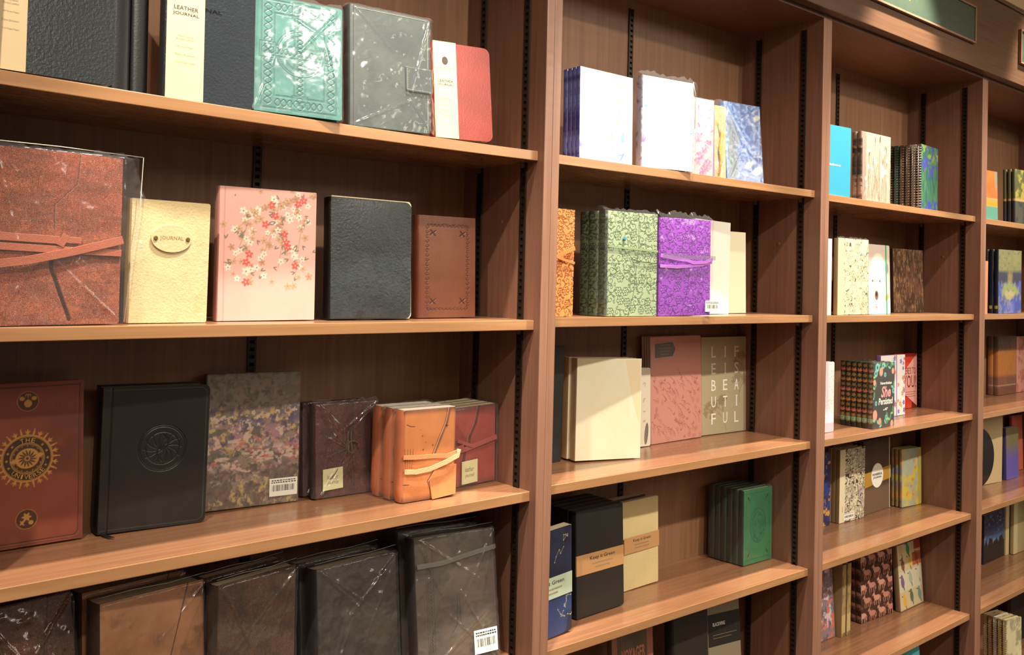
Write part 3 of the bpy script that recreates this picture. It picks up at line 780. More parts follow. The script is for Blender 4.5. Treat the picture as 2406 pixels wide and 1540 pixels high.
for px, pz in ((mid + .003, cz), (w - mid - .001, cz), (cx, h - mid), (cx, mid)):
    a.rect(px - .012, px + .012, pz - .012, pz + .012, (48, 106, 98)); a.line([(px - .012, pz - .012), (px + .012, pz - .012), (px + .012, pz + .012), (px - .012, pz + .012), (px - .012, pz - .012)], .0008, G, g)
    for k in range(4):
        q = k * 1.571; a.line([(px + math.cos(q) * .005 + .0045 * math.cos(v), pz + math.sin(q) * .005 + .0045 * math.sin(v)) for v in np.linspace(0, 6.3, 12)], .0009, G, g)
r = book('celt', 'leather_journal', 'teal journal embossed with a Celtic cross and knotwork, in crinkled film', art=a, spine=(50, 110, 100), m=M_SMOOTH, rr=.004)
wrap(r, 'celt', 11, amp=.0007, fin=.004, top=.006, folds=6)

w, h, t = dims('grey')
a = art_for('grey', (64, 74, 72)); a.noise(14, 3, (80, 90, 84), amt=.6); a.noise(30, 8, (52, 58, 56), lo=.55, hi=.8, amt=.5)
a.line([(.006, 0), (.006, h)], .0015, (40, 46, 46), -.0008)
r = book('grey', 'leather_journal', 'slate grey leather journal with white stitching and snap tab, in clear film', art=a, spine=(50, 56, 54), m=M_SMOOTH, rr=.006, sround=.004, bt=.003)
st = MB(); n = 64
for i in range(n):
    x = .006 + (w - .012) * i / n; st.box(x, x + .0013, -.0006, 0, h - .0038, h - .0033)
    z = .006 + (h - .012) * i / n; st.box(w - .0042, w - .0037, -.0006, 0, z, z + .0018)
st.build('stitching', M_THREAD, r)
tb = MB().poly([(w - .045, h * .355), (w - .043, h * .345), (w + .002, h * .345), (w + .002, h * .56), (w - .043, h * .56), (w - .046, h * .55)], -.0035, -.0004)
tb = tb.build('snap_tab', mat('grey_leather_plain', lin((66, 76, 76)), .36, bump=.25, bscale=300), r, bevel=.001)
st = MB(); z0, z1 = h * .36, h * .548
for i in range(14):
    x = w - .042 + .042 * i / 14; st.box(x, x + .0013, -.0039, -.0034, z0, z0 + .0005).box(x, x + .0013, -.0039, -.0034, z1, z1 + .0005)
for i in range(12):
    z = z0 + (z1 - z0) * i / 12; st.box(w - .043, w - .0425, -.0039, -.0034, z, z + .0018)
st.build('tab_stitching', M_THREAD, tb)
wrap(r, 'grey', 21, amp=.0016, fin=.011, top=.004, gap=.0045, folds=5)

w, h, t = dims('red')
a = art_for('red', (124, 40, 28)); a.noise(12, 4, (136, 48, 34), amt=.6)
r = book('red', 'leather_journal', 'red leather journal with cream LEATHER JOURNAL band at the shelf end', art=a, spine=(120, 38, 28), m=M_SMOOTH, rr=.012, sround=.003)
leather_band(r, 'red', .0, .043, .0002, h + .0012, -.0006)

# ================================================================== bookcase one, second shelf
w, h, t = dims('tan')
a = art_for('tan', (190, 96, 62)); a.noise(10, 7, (204, 112, 70), amt=.8); a.noise(40, 9, (156, 76, 50), lo=.5, hi=.75, amt=.6)
a.noise(60, 19, (140, 72, 50), sx=.4, sz=1.6, amt=.4, dh=.0006)
flap = [(w * .655, h), (w * .63, h * .82), (w * .46, h * .69), (w * .46, h * .55)]
a.line(flap, .0011, (96, 46, 32), -.0012); a.line([(x + .0015, z) for x, z in flap], .0008, (190, 120, 84), .0004)
a.line([(w * .445, h * .36), (w * .445, h * .33), (w * .52, h * .18), (w * .60, h * .03)], .0042, (96, 54, 44), -.0022)
r = book('tan', 'leather_journal', 'large tan leather wrap journal in a clear plastic bag, second shelf left', art=a, spine=(140, 72, 50), m=M_LEATH, bulge=.004, rr=.003, sround=.004, inset=.004)
M_TANS = mat('tan_strap', lin((176, 96, 68)), .45, bump=.5, bscale=500)
def ystrap(x): return -.0045 - .004 * math.sin(math.pi * min(max(x / w, 0), 1))
def strap(pts, wd_, m_, lift=0.0, name='strap', th=.0016):
    P = []
    for (xa, za), (xb, zb) in zip(pts[:-1], pts[1:]):
        for i in range(6): q = i / 6; P.append((xa + (xb - xa) * q, za + (zb - za) * q))
    P.append(pts[-1]); return MB().ribbon([(x, ystrap(x) + .003 - lift, z) for x, z in P], wd_, th).build(name, m_, r, bevel=.0004)
strap([(0, h * .50), (w * .5, h * .488)], .010, M_TANS, .0)
strap([(w * .53, h * .492), (w * .665, h * .490)], .008, M_TANS, .0008)
strap([(w * .50, h * .455), (w * .55, h * .52)], .009, M_TANS, .001)
strap([(0, h * .445), (w * .62, h * .43), (w, h * .425)], .009, M_TANS, .0)
strap([(0, h * .34), (w * .25, h * .365), (w * .6, h * .425), (w + .001, h * .505)], .0105, M_TANS, .0022)
wrap(r, 'tan', 31, amp=.0016, fin=.030, top=.006, gap=.010, folds=4)
rim_seam(r, [(w + .030, .008, h + .005), (w + .027, .008, h * .7), (w + .018, .008, h * .4), (w + .010, .008, .002)], .0006)
rim_seam(r, [(0, -.001, h + .006), (w * .5, .0, h + .0065), (w + .029, .008, h + .005)], .0006)

w, h, t = dims('cream')
a = art_for('cream', (206, 184, 136)); a.noise(16, 2, (214, 196, 152), amt=.6); a.noise(120, 12, (190, 166, 120), lo=.55, hi=.8, amt=.35, dh=-.0003)
r = book('cream', 'journal', 'cream suede journal with an oval JOURNAL plaque', art=a, spine=(196, 170, 122), m=M_SUEDE, curl=.003, rr=.003, inset=.003, bt=.0018)
pm = mat('cream_plaque', lin((206, 184, 138)), .8, bump=.6, bscale=260)
cx, cz = w * .50, h * .69
p = MB().ellipse(cx, cz, .0285, .0195, -.0030, -.0002, 40).build('oval_plaque', pm, r, bevel=.0006)
text_mesh('JOURNAL', cx - .0165, cx + .0165, cz - .003, cz + .0035, -.00325, mat('plaque_ink', lin((150, 118, 76)), .8), p)
for s_ in (-1, 1): MB().ellipse(cx + s_ * .0225, cz, .0031, .0031, -.0044, -.0028, 14).build('rivet', mat('brass_rivet', lin((130, 100, 66)), .4, metal=.6), p, bevel=.0007)
wrap(r, 'cream', 33, amp=.001, fin=.004, top=.003, gap=.0008, spine=False)
for c in children_of(r):
    if c.name.startswith('plastic_wrap'): c.location.y = .024

w, h, t = dims('floral')
a = art_for('floral', (236, 176, 162)); a.noise(8, 2, (240, 184, 168), amt=.6)
a.line([(.008, 0), (.008, h)], .0016, (220, 152, 140), -.0007)
rg = random.Random(4)
stems = [[(w * .95, h * .96), (w * .74, h * .93), (w * .5, h * .86), (w * .3, h * .78), (w * .14, h * .66)], [(w * .6, h * .9), (w * .55, h * .7), (w * .42, h * .45), (w * .3, h * .28)],
         [(w * .8, h * .92), (w * .84, h * .7), (w * .8, h * .5), (w * .78, h * .3)], [(w * .3, h * .78), (w * .2, h * .55), (w * .14, h * .42)], [(w * .55, h * .8), (w * .64, h * .6), (w * .6, h * .4)]]
bl = []
for s_ in stems:
    a.line(s_, .0007, (150, 120, 92))
    for (xa, za), (xb, zb) in zip(s_[:-1], s_[1:]):
        for k in range(13):
            q = rg.random(); bl.append((xa + (xb - xa) * q + rg.gauss(0, .009), za + (zb - za) * q + rg.gauss(0, .009)))
for i, (x, z) in enumerate(bl):
    k = rg.random()
    if k < .30:
        q = rg.uniform(0, 6.28); a.leaf(x, z, .008, .0022, q, (138, 124, 96)); a.leaf(x, z, .006, .002, q + .8, (120, 112, 92))
    else:
        c = (208, 164, 126) if k < .68 else ((196, 142, 110) if k < .76 else (236, 226, 206))
        a.flower(x, z, rg.uniform(.0042, .0066), c, (170, 120, 84), 5, rg.random() * 6, .0002)
for x, z in ((.56, .80), (.46, .73), (.52, .88), (.80, .90), (.66, .66), (.30, .50), (.27, .44), (.78, .42), (.68, .60), (.86, .93), (.27, .29), (.70, .56)):
    a.flower(x * w, z * h, .0062, (226, 84, 78), (250, 190, 150), 5, rg.random() * 6, .0003)
a.leaf(.022, h * .93, .0035, .0018, 1.0, (214, 70, 70))
sa = Art(.02, h, .002, (214, 144, 130))
r = book('floral', 'journal', 'pink hardcover journal printed with hanging blossom branches', art=a, spine=(214, 142, 128), m=M_SATIN, rr=.0015, bt=.003, sround=.002)
wrap(r, 'floral', 35, amp=.0004, fin=.002, top=.001, gap=.0004, folds=1)

w, h, t = dims('softblk')
a = art_for('softblk', (44, 50, 52)); a.noise(20, 2, (56, 62, 62), amt=.6); a.noise(200, 12, (36, 40, 42), lo=.55, hi=.8, amt=.6, dh=-.0002)
a.H += .0
r = book('softblk', 'journal', 'soft black journal with rounded corners showing cream pages', art=a, spine=(14, 13, 13), m=M_CRINK, rr=.012, bt=.0012, curl=.004, bulge=.006, inset=-.0022, sround=.004)

w, h, t = dims('brown')
a = art_for('brown', (112, 66, 46)); a.noise(14, 2, (122, 74, 52), amt=.6)
dk = (70, 38, 26); fr = .017
a.line([(fr, fr * .9), (w - fr, fr * .9), (w - fr, h - fr), (fr, h - fr), (fr, fr * .9)], .0007, dk, -.0005)
rg = random.Random(2)
for (xa, za), (xb, zb) in (((fr, fr * .9), (w - fr, fr * .9)), ((w - fr, fr * .9), (w - fr, h - fr)), ((w - fr, h - fr), (fr, h - fr)), ((fr, h - fr), (fr, fr * .9))):
    n = int(math.hypot(xb - xa, zb - za) / .008)
    for i in range(n):
        x = xa + (xb - xa) * (i + .5) / n; z = za + (zb - za) * (i + .5) / n; q = rg.uniform(0, 3)
        a.line([(x + .0035 * math.cos(v + q), z + .0025 * math.sin(v + q)) for v in np.linspace(0, 4.4, 8)], .0009, dk, -.0007)
for x, z in ((fr + .012, fr + .012), (w - fr - .012, fr + .012), (fr + .012, h - fr - .014), (w - fr - .012, h - fr - .014)):
    for k in range(4): a.leaf(x, z, .008, .0028, k * 1.57 + .78 * (1 if k % 2 else .7), dk, -.0007)
r = book('brown', 'leather_journal', 'small brown leather journal with a stamped border, right end of second shelf', art=a, spine=(116, 62, 42), m=M_SMOOTH, bt=.003, sround=.005)
MB().tube([(-.005, t * .6, .002), (-.005, t * .6, h - .002)], .0006).build('spine_ridge', mat('dark_brown_ridge', lin((60, 30, 20)), .5), r)

# ================================================================== bookcase one, third shelf
w, h, t = dims('univ')
a = art_for('univ', (124, 58, 42)); a.noise(14, 2, (134, 66, 46), amt=.7)
a.noise(18, 6, (88, 48, 32), lo=.5, hi=.8, amt=.7)
ed = .006; a.line([(ed, ed), (w - ed - .004, ed), (w - ed, ed + .006), (w - ed, h - ed), (ed, h - ed)], .0010, (58, 32, 24), -.0006)
a.line([(ed, ed - .003), (w - ed + .003, ed - .003), (w - ed + .003, h - ed + .003)], .0006, (80, 40, 30))
gd = (192, 138, 64); cx, cz = w * .5, h * .535; dkb = (70, 44, 26)
for k in range(28):
    q = k * 2 * math.pi / 28
    a.leaf(cx + .031 * math.cos(q), cz + .031 * math.sin(q), .0085, .0022, q, gd, .0002)
    if k % 2: 
        for dq in (-.09, .09): a.leaf(cx + .0335 * math.cos(q), cz + .0335 * math.sin(q), .0052, .0015, q + dq * 7, gd)
    else: a.blob(cx + .0405 * math.cos(q), cz + .0405 * math.sin(q), .0009, .0009, gd)
a.blob(cx, cz, .0325, .0325, gd); a.blob(cx, cz, .031, .031, (96, 56, 32)); a.blob(cx, cz, .0305, .0305, gd, ring=.0008)
a.blob(cx, cz, .029, .029, (60, 38, 24)); a.blob(cx, cz, .0215, .0215, gd); a.blob(cx, cz, .0205, .0205, dkb); a.blob(cx, cz, .0195, .0195, gd, ring=.0006)
for k in range(16):
    q = k * 2 * math.pi / 16
    if 0.2 < (q % 6.28) < 2.3 or True: a.blob(cx + .0175 * math.cos(q), cz + .0175 * math.sin(q), .0006, .0006, gd)
a.blob(cx, cz, .0150, .0135, gd, .3, .0003); a.leaf(cx - .021, cz - .004, .042, .009, .2, gd)
for k in range(14):
    q = k * .449; a.leaf(cx + .003 * math.cos(q), cz + .003 * math.sin(q), .009, .0022, q + .5, dkb)
a.blob(cx, cz, .0032, .0032, gd); a.blob(cx, cz, .0020, .0020, dkb)
for q in (-.45, -.05, .35, .75, 2.4, 2.8, 3.2, 3.6): a.flower(cx + .0255 * math.cos(q), cz + .0255 * math.sin(q), .0017, gd, None, 4)
for z_, kind in ((h * .885, 0), (h * .165, 1)):
    a.blob(cx, z_, .0135, .0135, (76, 44, 28)); a.blob(cx, z_, .0135, .0135, gd, ring=.0006)
    if kind == 0:
        a.blob(cx, z_ - .003, .0048, .0052, gd)
        for s_ in (-1, 1): a.blob(cx + s_ * .0075, z_ + .004, .0034, .0028, gd); a.line([(cx + s_ * .0016 + .0016 * math.cos(v), z_ + .007 + .003 * math.sin(v)) for v in np.linspace(0, 3.14, 8)], .0009, gd)
        a.line([(cx, z_), (cx, z_ + .006)], .0006, gd)
    else:
        for k in range(6): a.leaf(cx, z_ + .003, .006, .003, k * 1.05, gd)
        a.leaf(cx - .008, z_ - .007, .009, .0028, .8, gd); a.leaf(cx - .003, z_ - .008, .008, .0022, 2.2, gd); a.blob(cx + .0055, z_ - .005, .003, .003, gd)
r = book('univ', 'journal', 'red brown journal with the gold THE UNIVERSE medallion', art=a, spine=(110, 50, 36), m=M_SATIN, rr=.002, bt=.003)
M_GLET = mat('gold_letter', lin((206, 156, 80)), .4)
def arc_text(s, cx, cz, R, a0, a1, sz, y, m_, root, flip=False):
    ob = []
    for i, ch in enumerate(s):
        q = a0 + (a1 - a0) * i / max(len(s) - 1, 1)
        o = text_mesh(ch, -sz * (.18 if ch == 'I' else .42), sz * (.18 if ch == 'I' else .42), -sz / 2, sz / 2, 0, m_, root)
        co = np.empty(len(o.data.vertices) * 3, np.float32); o.data.vertices.foreach_get('co', co); co = co.reshape(-1, 3)
        rot = q - math.pi / 2 if not flip else q + math.pi / 2
        X = co[:, 0] * math.cos(rot) - co[:, 2] * math.sin(rot) + cx + R * math.cos(q); Z = co[:, 0] * math.sin(rot) + co[:, 2] * math.cos(rot) + cz + R * math.sin(q)
        o.data.vertices.foreach_set('co', np.stack([X, np.full(len(X), y), Z], 1).astype(np.float32).ravel()); ob.append(o)
    return merge_text(ob, 'lettering')
arc_text('THE', cx, cz, .0252, 1.85, 1.29, .0058, -.0008, M_GLET, r)
arc_text('UNIVERSE', cx, cz, .0252, 4.0, 5.55, .0058, -.0008, M_GLET, r, True)

w, h, t = dims('blk3')
a = art_for('blk3', (34, 33, 31)); a.noise(16, 2, (42, 40, 37), amt=.6)
cx, cz = w * .56, h * .56; dk = (20, 19, 18)
for R_ in (.0345, .032, .024): a.line([(cx + R_ * math.cos(q), cz + R_ * math.sin(q)) for q in np.linspace(0, 6.283, 50)], .0012, dk, -.0008)
rg = random.Random(1)
for k in range(16):
    q = k * .3927; a.line([(cx + .024 * math.cos(q) * (1 - v) + .004 * math.cos(q * 3 + v * 4), cz + .024 * math.sin(q) * (1 - v) + .004 * math.sin(q * 3 + v * 4)) for v in np.linspace(0, 1, 6)], .0010, dk, -.0007)
a.line([(.004, .0045), (w - .010, .0045), (w - .0045, .010), (w - .0045, h - .010), (w - .010, h - .0045), (.004, h - .0045)], .0008, (70, 70, 62), .0003)
a.line([(.012, 0), (.012, h)], .003, (16, 15, 14), -.0008)
r = book('blk3', 'leather_journal', 'thick black leather journal with a round blind stamp and ribbon marker', art=a, spine=(12, 11, 11), m=M_SMOOTH, rr=.009, bt=.0022, sround=.003, curl=.001, inset=.003, pages=mat('grey_page_edges', lin((150, 136, 104)), .8, bump=.6, bscale=60, stretch=(1, 60, 1)))
MB().tube([(-.0015, t * .5, .003), (-.0015, t * .5, h - .003)], .0012).build('spine_piping', mat('worn_piping', lin((104, 96, 80)), .5), r)
MB().quadbox([(.004, -.004, .0002), (.010, -.004, .0002), (.012, .006, .0002), (.004, .006, .0002), (.004, -.004, .0008), (.010, -.004, .0008), (.012, .006, .0008), (.004, .006, .0008)]).quadbox([(.010, -.022, .0002), (.018, -.026, .0002), (.010, -.004, .0002), (.004, -.004, .0002), (.010, -.022, .0008), (.018, -.026, .0008), (.010, -.004, .0008), (.004, -.004, .0008)]).build('ribbon_marker', mat('black_ribbon', lin((16, 15, 17)), .4), r)

w, h, t = dims('monet')
a = art_for('monet', (112, 100, 84))
a.noise(60, 2, (88, 82, 66), amt=.9, sx=1.4); a.noise(90, 12, (140, 120, 104), lo=.5, hi=.62, amt=.8)
zz = a.Z / h; X_, Z_ = a.X, a.Z
def zone(lo, hi, sc, seed, c, n0=.48, n1=.58, amt=.9, sx=1., sz=1.):
    m_ = ss(lo - .06, lo + .04, zz) * ss(hi + .06, hi - .04, zz) * ss(n0, n1, fbm(X_ * sx, Z_ * sz, sc, seed, 4)) * amt; a.blend(m_, c)
zone(.45, .75, 70, 21, (86, 74, 108)); zone(.42, .72, 110, 23, (190, 160, 96), .56, .64); zone(.3, .6, 60, 25, (160, 116, 124), .5, .6, sz=1.6)
zone(.25, .5, 80, 27, (182, 94, 84), .55, .64, sz=2); zone(.2, .45, 50, 29, (198, 170, 150), .52, .62, sz=2); zone(0, .22, 100, 31, (186, 158, 96), .5, .62, sx=2); zone(0, .3, 60, 33, (92, 70, 60), .5, .6)
zone(.3, .75, 130, 35, (196, 170, 150), .6, .66); zone(.75, 1.1, 90, 37, (130, 122, 110), .5, .62)
a.noise(150, 40, (58, 50, 46), lo=.58, hi=.7, amt=.7)
r = book('monet', 'journal', 'journal with mottled purple, green and pink painted cover and barcode sticker', art=a, spine=(90, 76, 66), m=M_SATIN, rr=.002)
barcode(r, w * .675, w * .985, h * .055, h * .19, -.0016)
wrap(r, 'monet', 41, amp=.0006, fin=.004, top=.005, folds=4, gap=.0024)

def slim_tag(root, x0, x1, z0, z1, y, txt=True, skew=0.0, s1='leather', s2='journal'):
    o = MB().poly([(x0, z0), (x1, z0 + skew), (x1, z1 + skew), (x0, z1)], y - .0004, y).build('paper_tag', M_TAG, root)
    o['label'] = 'pale paper tag'
    w_, h_ = x1 - x0, z1 - z0
    if txt: merge_text([text_mesh(s1, x0 + w_ * .2, x0 + w_ * .76, z0 + h_ * .53, z0 + h_ * .74, y - .0006, M_INK, o, shear=.25, bold=-.01), text_mesh(s2, x0 + w_ * .2, x0 + w_ * .78, z0 + h_ * .24, z0 + h_ * .46, y - .0006, M_INK, o, shear=.25, bold=-.01)], 'lettering')
    return o

w, h, t = dims('wine')
a = art_for('wine', (112, 62, 54)); a.noise(14, 2, (128, 72, 62), amt=.7); a.noise(80, 9, (88, 46, 40), lo=.52, hi=.75, amt=.6, dh=-.0003)
for s_ in (.50, .60): a.line([(w * s_, h), (w * s_, h * .5)], .0016, (52, 26, 22), -.001)
a.line([(w * .56, h * .42), (w * .50, h * .25), (w * .62, h * .08), (w * .60, h * .3), (w * .58, h * .42)], .0012, (48, 22, 20), -.001)
a.rect(w * .50, w * .60, h * .5, h, (96, 50, 44), -.0006)
for k in range(16): z_ = h * (.5 + .5 * k / 16); a.blob(w * .615, z_, .0009, .0009, (36, 18, 16), dh=-.0006)
for k in range(14): x_ = w * (.1 + .9 * k / 14); a.blob(x_, h - .006, .0012, .0008, (30, 16, 14), dh=-.0006)
r = book('wine', 'leather_journal', 'wine brown leather journal tied with cord, paper tag, under crumpled film', group='wine leather cord journals', art=a, spine=(74, 40, 36), m=M_LEATH, bulge=.003, sround=.004, inset=.001)
M_CORD = mat('dark_cord', lin((92, 74, 46)), .6, bump=.6, bscale=800)
c0 = (w * .5, h * .50); cd = MB()
def loopt(pts, rr_=.0012, y=-.006): cd.tube([(x, y - .002 * math.sin(i * 1.3), z) for i, (x, z) in enumerate(pts)], rr_, 6)
for q, L in ((2.6, .050), (3.4, .045), (4.1, .060), (2.2, .040), (1.75, .038)):
    loopt([(c0[0] + math.cos(q + .12 * math.sin(v * 3)) * L * v, c0[1] + math.sin(q) * L * v) for v in np.linspace(0, 1, 8)], .0007, -.0045)
for q in (.3, .9, 5.9): loopt([(c0[0] + .008 + .012 * math.cos(q + v) , c0[1] + .002 + .010 * math.sin(q + v)) for v in np.linspace(0, 4, 12)], .0014, -.007)
loopt([(c0[0], c0[1] + v * .03) for v in np.linspace(-.4, 1, 6)], .0016, -.006); loopt([(c0[0] + .006, c0[1] + v * .028) for v in np.linspace(-.4, 1, 6)], .0014, -.0065)
cd.build('tie_cord', M_CORD, r, True)
slim_tag(r, .012, .050, h * .075, h * .30, -.0042, skew=.002)
wrap(r, 'wine', 43, amp=.0026, fin=.002, top=.006, gap=.0060, folds=14)
r2 = dup(r, 'wine brown leather cord journal behind and left of the tagged one', 'wine', .0285, -.010, ('paper_tag',))

w, h, t = dims('orange')
a = art_for('orange', (204, 128, 78)); a.noise(10, 2, (216, 142, 90), amt=.6)
X_, Z_ = a.X / w, a.Z / h
a.blend(np.clip(ss(.075, 0, 1 - Z_) * .8 + ss(.09, 0, Z_) * .75 + ss(.04, 0, 1 - X_) * .4 + ss(.05, 0, X_) * .4, 0, .85), (104, 66, 56))   # dyed dark edges of the hide
edge = [(w * .86, h), (w * .80, h * .84), (w * .66, h * .66), (w * .55, h * .5)]
ed2 = [(w * .60, h * .33), (w * .47, h * .2), (w * .53, h * .12), (w * .56, 0)]
for e_ in (edge, ed2):
    for o_, c_, wd_ in ((.0030, (120, 84, 74), .0050), (0, (224, 170, 130), .0010)):
        a.line([(x + o_, z) for x, z in e_], wd_, c_, al=.8)
    a.line([(x - .0012, z) for x, z in e_], .0012, (96, 56, 40), -.0012)
def star(x, z, s_, c=(60, 36, 26)):
    for q in (0, 1.571): a.blob(x, z, s_, s_ * .16, c, q)
    a.blob(x, z, s_ * .35, s_ * .35, c)
for x, z, s_ in ((.30, .78, .0011), (.34, .71, .0022), (.40, .64, .0010), (.36, .56, .0024), (.54, .60, .0024), (.82, .80, .0042)): star(x * w, z * h, s_)
cx, cz = w * .80, h * .27; ik = (72, 40, 26)
a.blob(cx, cz, .0105, .0135, ik, ring=.0007); a.blob(cx, cz, .0088, .0115, ik, ring=.0005)
for k in range(8):
    q = k * math.pi / 4; L = .019 if k % 2 == 0 else .010; a.leaf(cx, cz, L * (1.15 if k % 4 == 2 else .75), .0026, q, ik)
a.blob(cx, cz, .0034, .004, ik, ring=.0006)
for k in range(4): a.line([(w * (.03 + .05 * k), h * .58), (w * (.06 + .03 * k), h * .30)], .0006, (52, 32, 24))
a.line([(w * .06, h * .84), (w * .12, h * .82), (w * .2, h * .815)], .0012, (110, 62, 42), -.0012); a.line([(w * .02, h * .19), (w * .12, h * .185)], .0012, (110, 62, 42), -.0012)
r = book('orange', 'leather_journal', 'orange leather wrap journal with compass rose and stars, unwrapped', group='orange leather compass journals', art=a, spine=(186, 108, 72), m=M_SMOOTH, bulge=.004, sround=.006, inset=-.0004, rl=.004,
         pages=mat('bright_pages', lin((244, 236, 214)), .8, bump=.6, bscale=60, stretch=(1, 60, 1)))
MB().poly([(w * .55, .0), (w + .001, .004), (w + .001, h * .36), (w * .62, h * .36), (w * .48, h * .22)], -.0052, -.0038).build('flap', mat('orange_flap', lin((212, 138, 86)), .45, bump=.25, bscale=300, var=.1), r, bevel=.0005)
M_OST = mat('orange_strap', lin((206, 140, 92)), .5, bump=.5, bscale=400)
def st3(pts, wd_, m_, name='strap'): return MB().ribbon(pts, wd_, .0016).build(name, m_, r, bevel=.0004)
st3([(-.002, -.004, h * .50), (w * .2, -.0075, h * .49), (w * .55, -.0085, h * .485), (w * .8, -.0085, h * .47), (w + .002, -.006, h * .50)], .0075, M_OST)
st3([(0, -.006, h * .345), (w * .2, -.009, h * .335), (w * .45, -.0105, h * .35), (w * .75, -.0110, h * .405), (w, -.0095, h * .46), (w + .003, -.0085, h * .53)], .0085, mat('suede_strap', lin((226, 178, 130)), .8, bump=.8, bscale=300))
base_children = [c for c in children_of(r)]
cp = dup(r, 'orange leather compass journal in film directly behind the unwrapped one', 'orange', .031, -.004, ('strap', 'flap'))
# compass art stays on the body; copies get the film
for i, (bk, sd) in enumerate(((.062, -.008),)):
    cp2 = dup(r, 'orange leather compass journal in film, third from the front of its stack', 'orange', bk, sd, ('strap', 'flap'))
    wrap(cp2, 'orange', 47, amp=.002, fin=.004, top=.006, gap=.012)
wrap(cp, 'orange', 46, amp=.002, fin=.004, top=.006, gap=.012)

w, h, t = dims('redwrap')
a = art_for('redwrap', (142, 60, 52)); a.noise(12, 2, (156, 70, 58), amt=.7)
X_, Z_ = a.X / w, a.Z / h; a.blend(ss(.10, 0, 1 - Z_) * .7 + ss(.09, 0, Z_) * .6, (84, 50, 42))
e_ = [(w * .62, h), (w * .55, h * .80), (w * .42, h * .62), (w * .40, h * .5)]
a.line([(x + .004, z) for x, z in e_], .007, (70, 42, 36), al=.8); a.line(e_, .0012, (176, 96, 84), -.0008)
a.line([(w * .36, h * .42), (w * .33, h * .3), (w * .42, h * .26)], .006, (70, 42, 36), al=.8)
r = book('redwrap', 'leather_journal', 'red leather wrap journal with strap and tag beside the orange ones', group='red leather wrap journals', art=a, spine=(128, 52, 46), m=M_SMOOTH, bulge=.0025, inset=-.0003, sround=.004,
         pages=mat('sage_pages', lin((206, 196, 150)), .8, bump=.6, bscale=60, stretch=(1, 60, 1)))
M_RST = mat('red_strap', lin((158, 74, 66)), .5, bump=.4, bscale=400)
MB().ribbon([(0, -.0045, h * .46), (w * .3, -.0055, h * .47), (w * .7, -.0055, h * .53), (w, -.0038, h * .57)], .0085, .0014).build('strap', M_RST, r)
MB().ribbon([(w * .18, -.0068, h * .60), (w * .3, -.007, h * .56), (w * .5, -.007, h * .50)], .006, .0014).build('strap', M_RST, r)
MB().ribbon([(w * .05, -.0068, h * .475), (w * .3, -.007, h * .515)], .009, .0014).build('strap', M_RST, r)
slim_tag(r, w * .28, w * .60, h * .03, h * .32, -.0050, skew=.001)
wrap(r, 'redwrap', 49, amp=.0010, fin=.002, top=.004, gap=.0088, folds=4)
stack(r, 'redwrap', 3, 'red leather wrap journal in film', .0225, -.001, ('paper_tag', 'strap'))

# ================================================================== bookcase one, fourth shelf
def dk_leather(key, label, c0, c1, seed, m=M_LEATH, amp=.0030, extra=None, **k):
    c0 = tuple(min(255, int(v * 1.22)) for v in c0); c1 = tuple(min(255, int(v * 1.25)) for v in c1)
    w, h, t = dims(key); a = art_for(key, c0); a.noise(9, seed, c1, amt=.8); a.noise(50, seed + 3, tuple(int(v * .7) for v in c0), lo=.5, hi=.75, amt=.6, dh=-.0004)
    if extra: extra(a, w, h)
    r = book(key, 'leather_journal', label, group='dark leather journals in film on the fourth shelf', art=a, spine=tuple(int(v * .5) for v in c0), m=m, bulge=.003, sround=.004, **k)
    wrap(r, key, seed, amp=amp, fin=.005, top=.007, gap=.0045, folds=10)
    rim_seam(r, [(0, .004, h + .007), (w * .3, .003, h + .0085), (w * .65, .003, h + .006), (w + .004, .004, h + .008)], .0004)
    return r
def e1(a, w, h): a.line([(w * .1, h), (w * .55, h * .3), (w * .8, 0)], .0012, (50, 24, 14), -.001); a.line([(w * .75, h), (w * .60, h * .5)], .0010, (50, 24, 14), -.001)
r = dk_leather('low1', 'reddish brown leather journal in film, bottom left corner of the photo', (118, 66, 40), (138, 80, 48), 61, extra=e1)
r = dk_leather('low2', 'light brown leather journal in film with a diagonal flap edge', (136, 92, 60), (152, 106, 70), 63, m=M_SMOOTH, extra=lambda a, w, h: a.line([(w * .84, h), (w * .55, h * .35), (w * .4, 0)], .0013, (52, 30, 18), -.0012))
stack(r, 'low2', 1, 'light brown leather journal in film', .058, -.002)
r = dk_leather('low3', 'dark brown mottled leather journal in film, middle of the fourth shelf', (84, 58, 40), (104, 74, 52), 65, extra=lambda a, w, h: (a.noise(40, 5, (128, 92, 66), lo=.55, hi=.7, amt=.7, dh=.0006, sx=1.5, sz=.6)))
stack(r, 'low3', 1, 'dark brown mottled leather journal in film', .042, .006)
r = dk_leather('low4', 'black wrinkled leather journal in crumpled film with a white crease', (46, 40, 32), (58, 50, 40), 67, m=M_CRINK, amp=.0034)
stack(r, 'low4', 1, 'black wrinkled leather journal in film', .044, -.004)
def e5(a, w, h):
    for s_ in (.13, .15, .21): a.line([(w * s_, 0), (w * s_, h * .9)], .0008, (34, 28, 22), -.0006)
    a.braid(w * .18, 0, w * .18, h * .8, .002, .012, .0008, (34, 28, 22), -.0006)
    a.line([(w * .42, h * .28), (w * .48, h * .33), (w * .5, h * .55)], .001, (34, 28, 22), -.0006); a.line([(w * .58, h * .3), (w * .53, h * .33), (w * .52, h * .55)], .001, (34, 28, 22), -.0006)
r = dk_leather('low5', 'charcoal leather journal in a taped plastic bag with barcode sticker', (64, 52, 42), (80, 66, 54), 69, m=M_SMOOTH, extra=e5)
w, h, t = dims('low5')
MB().ribbon([(0, -.0085, h * .80), (w * .3, -.009, h * .80), (w * .62, -.009, h * .83), (w, -.0085, h * .86)], .008, .0004).build('sealing_tape', film_mat('tape', (.95, .95, .85), 6.0), r)
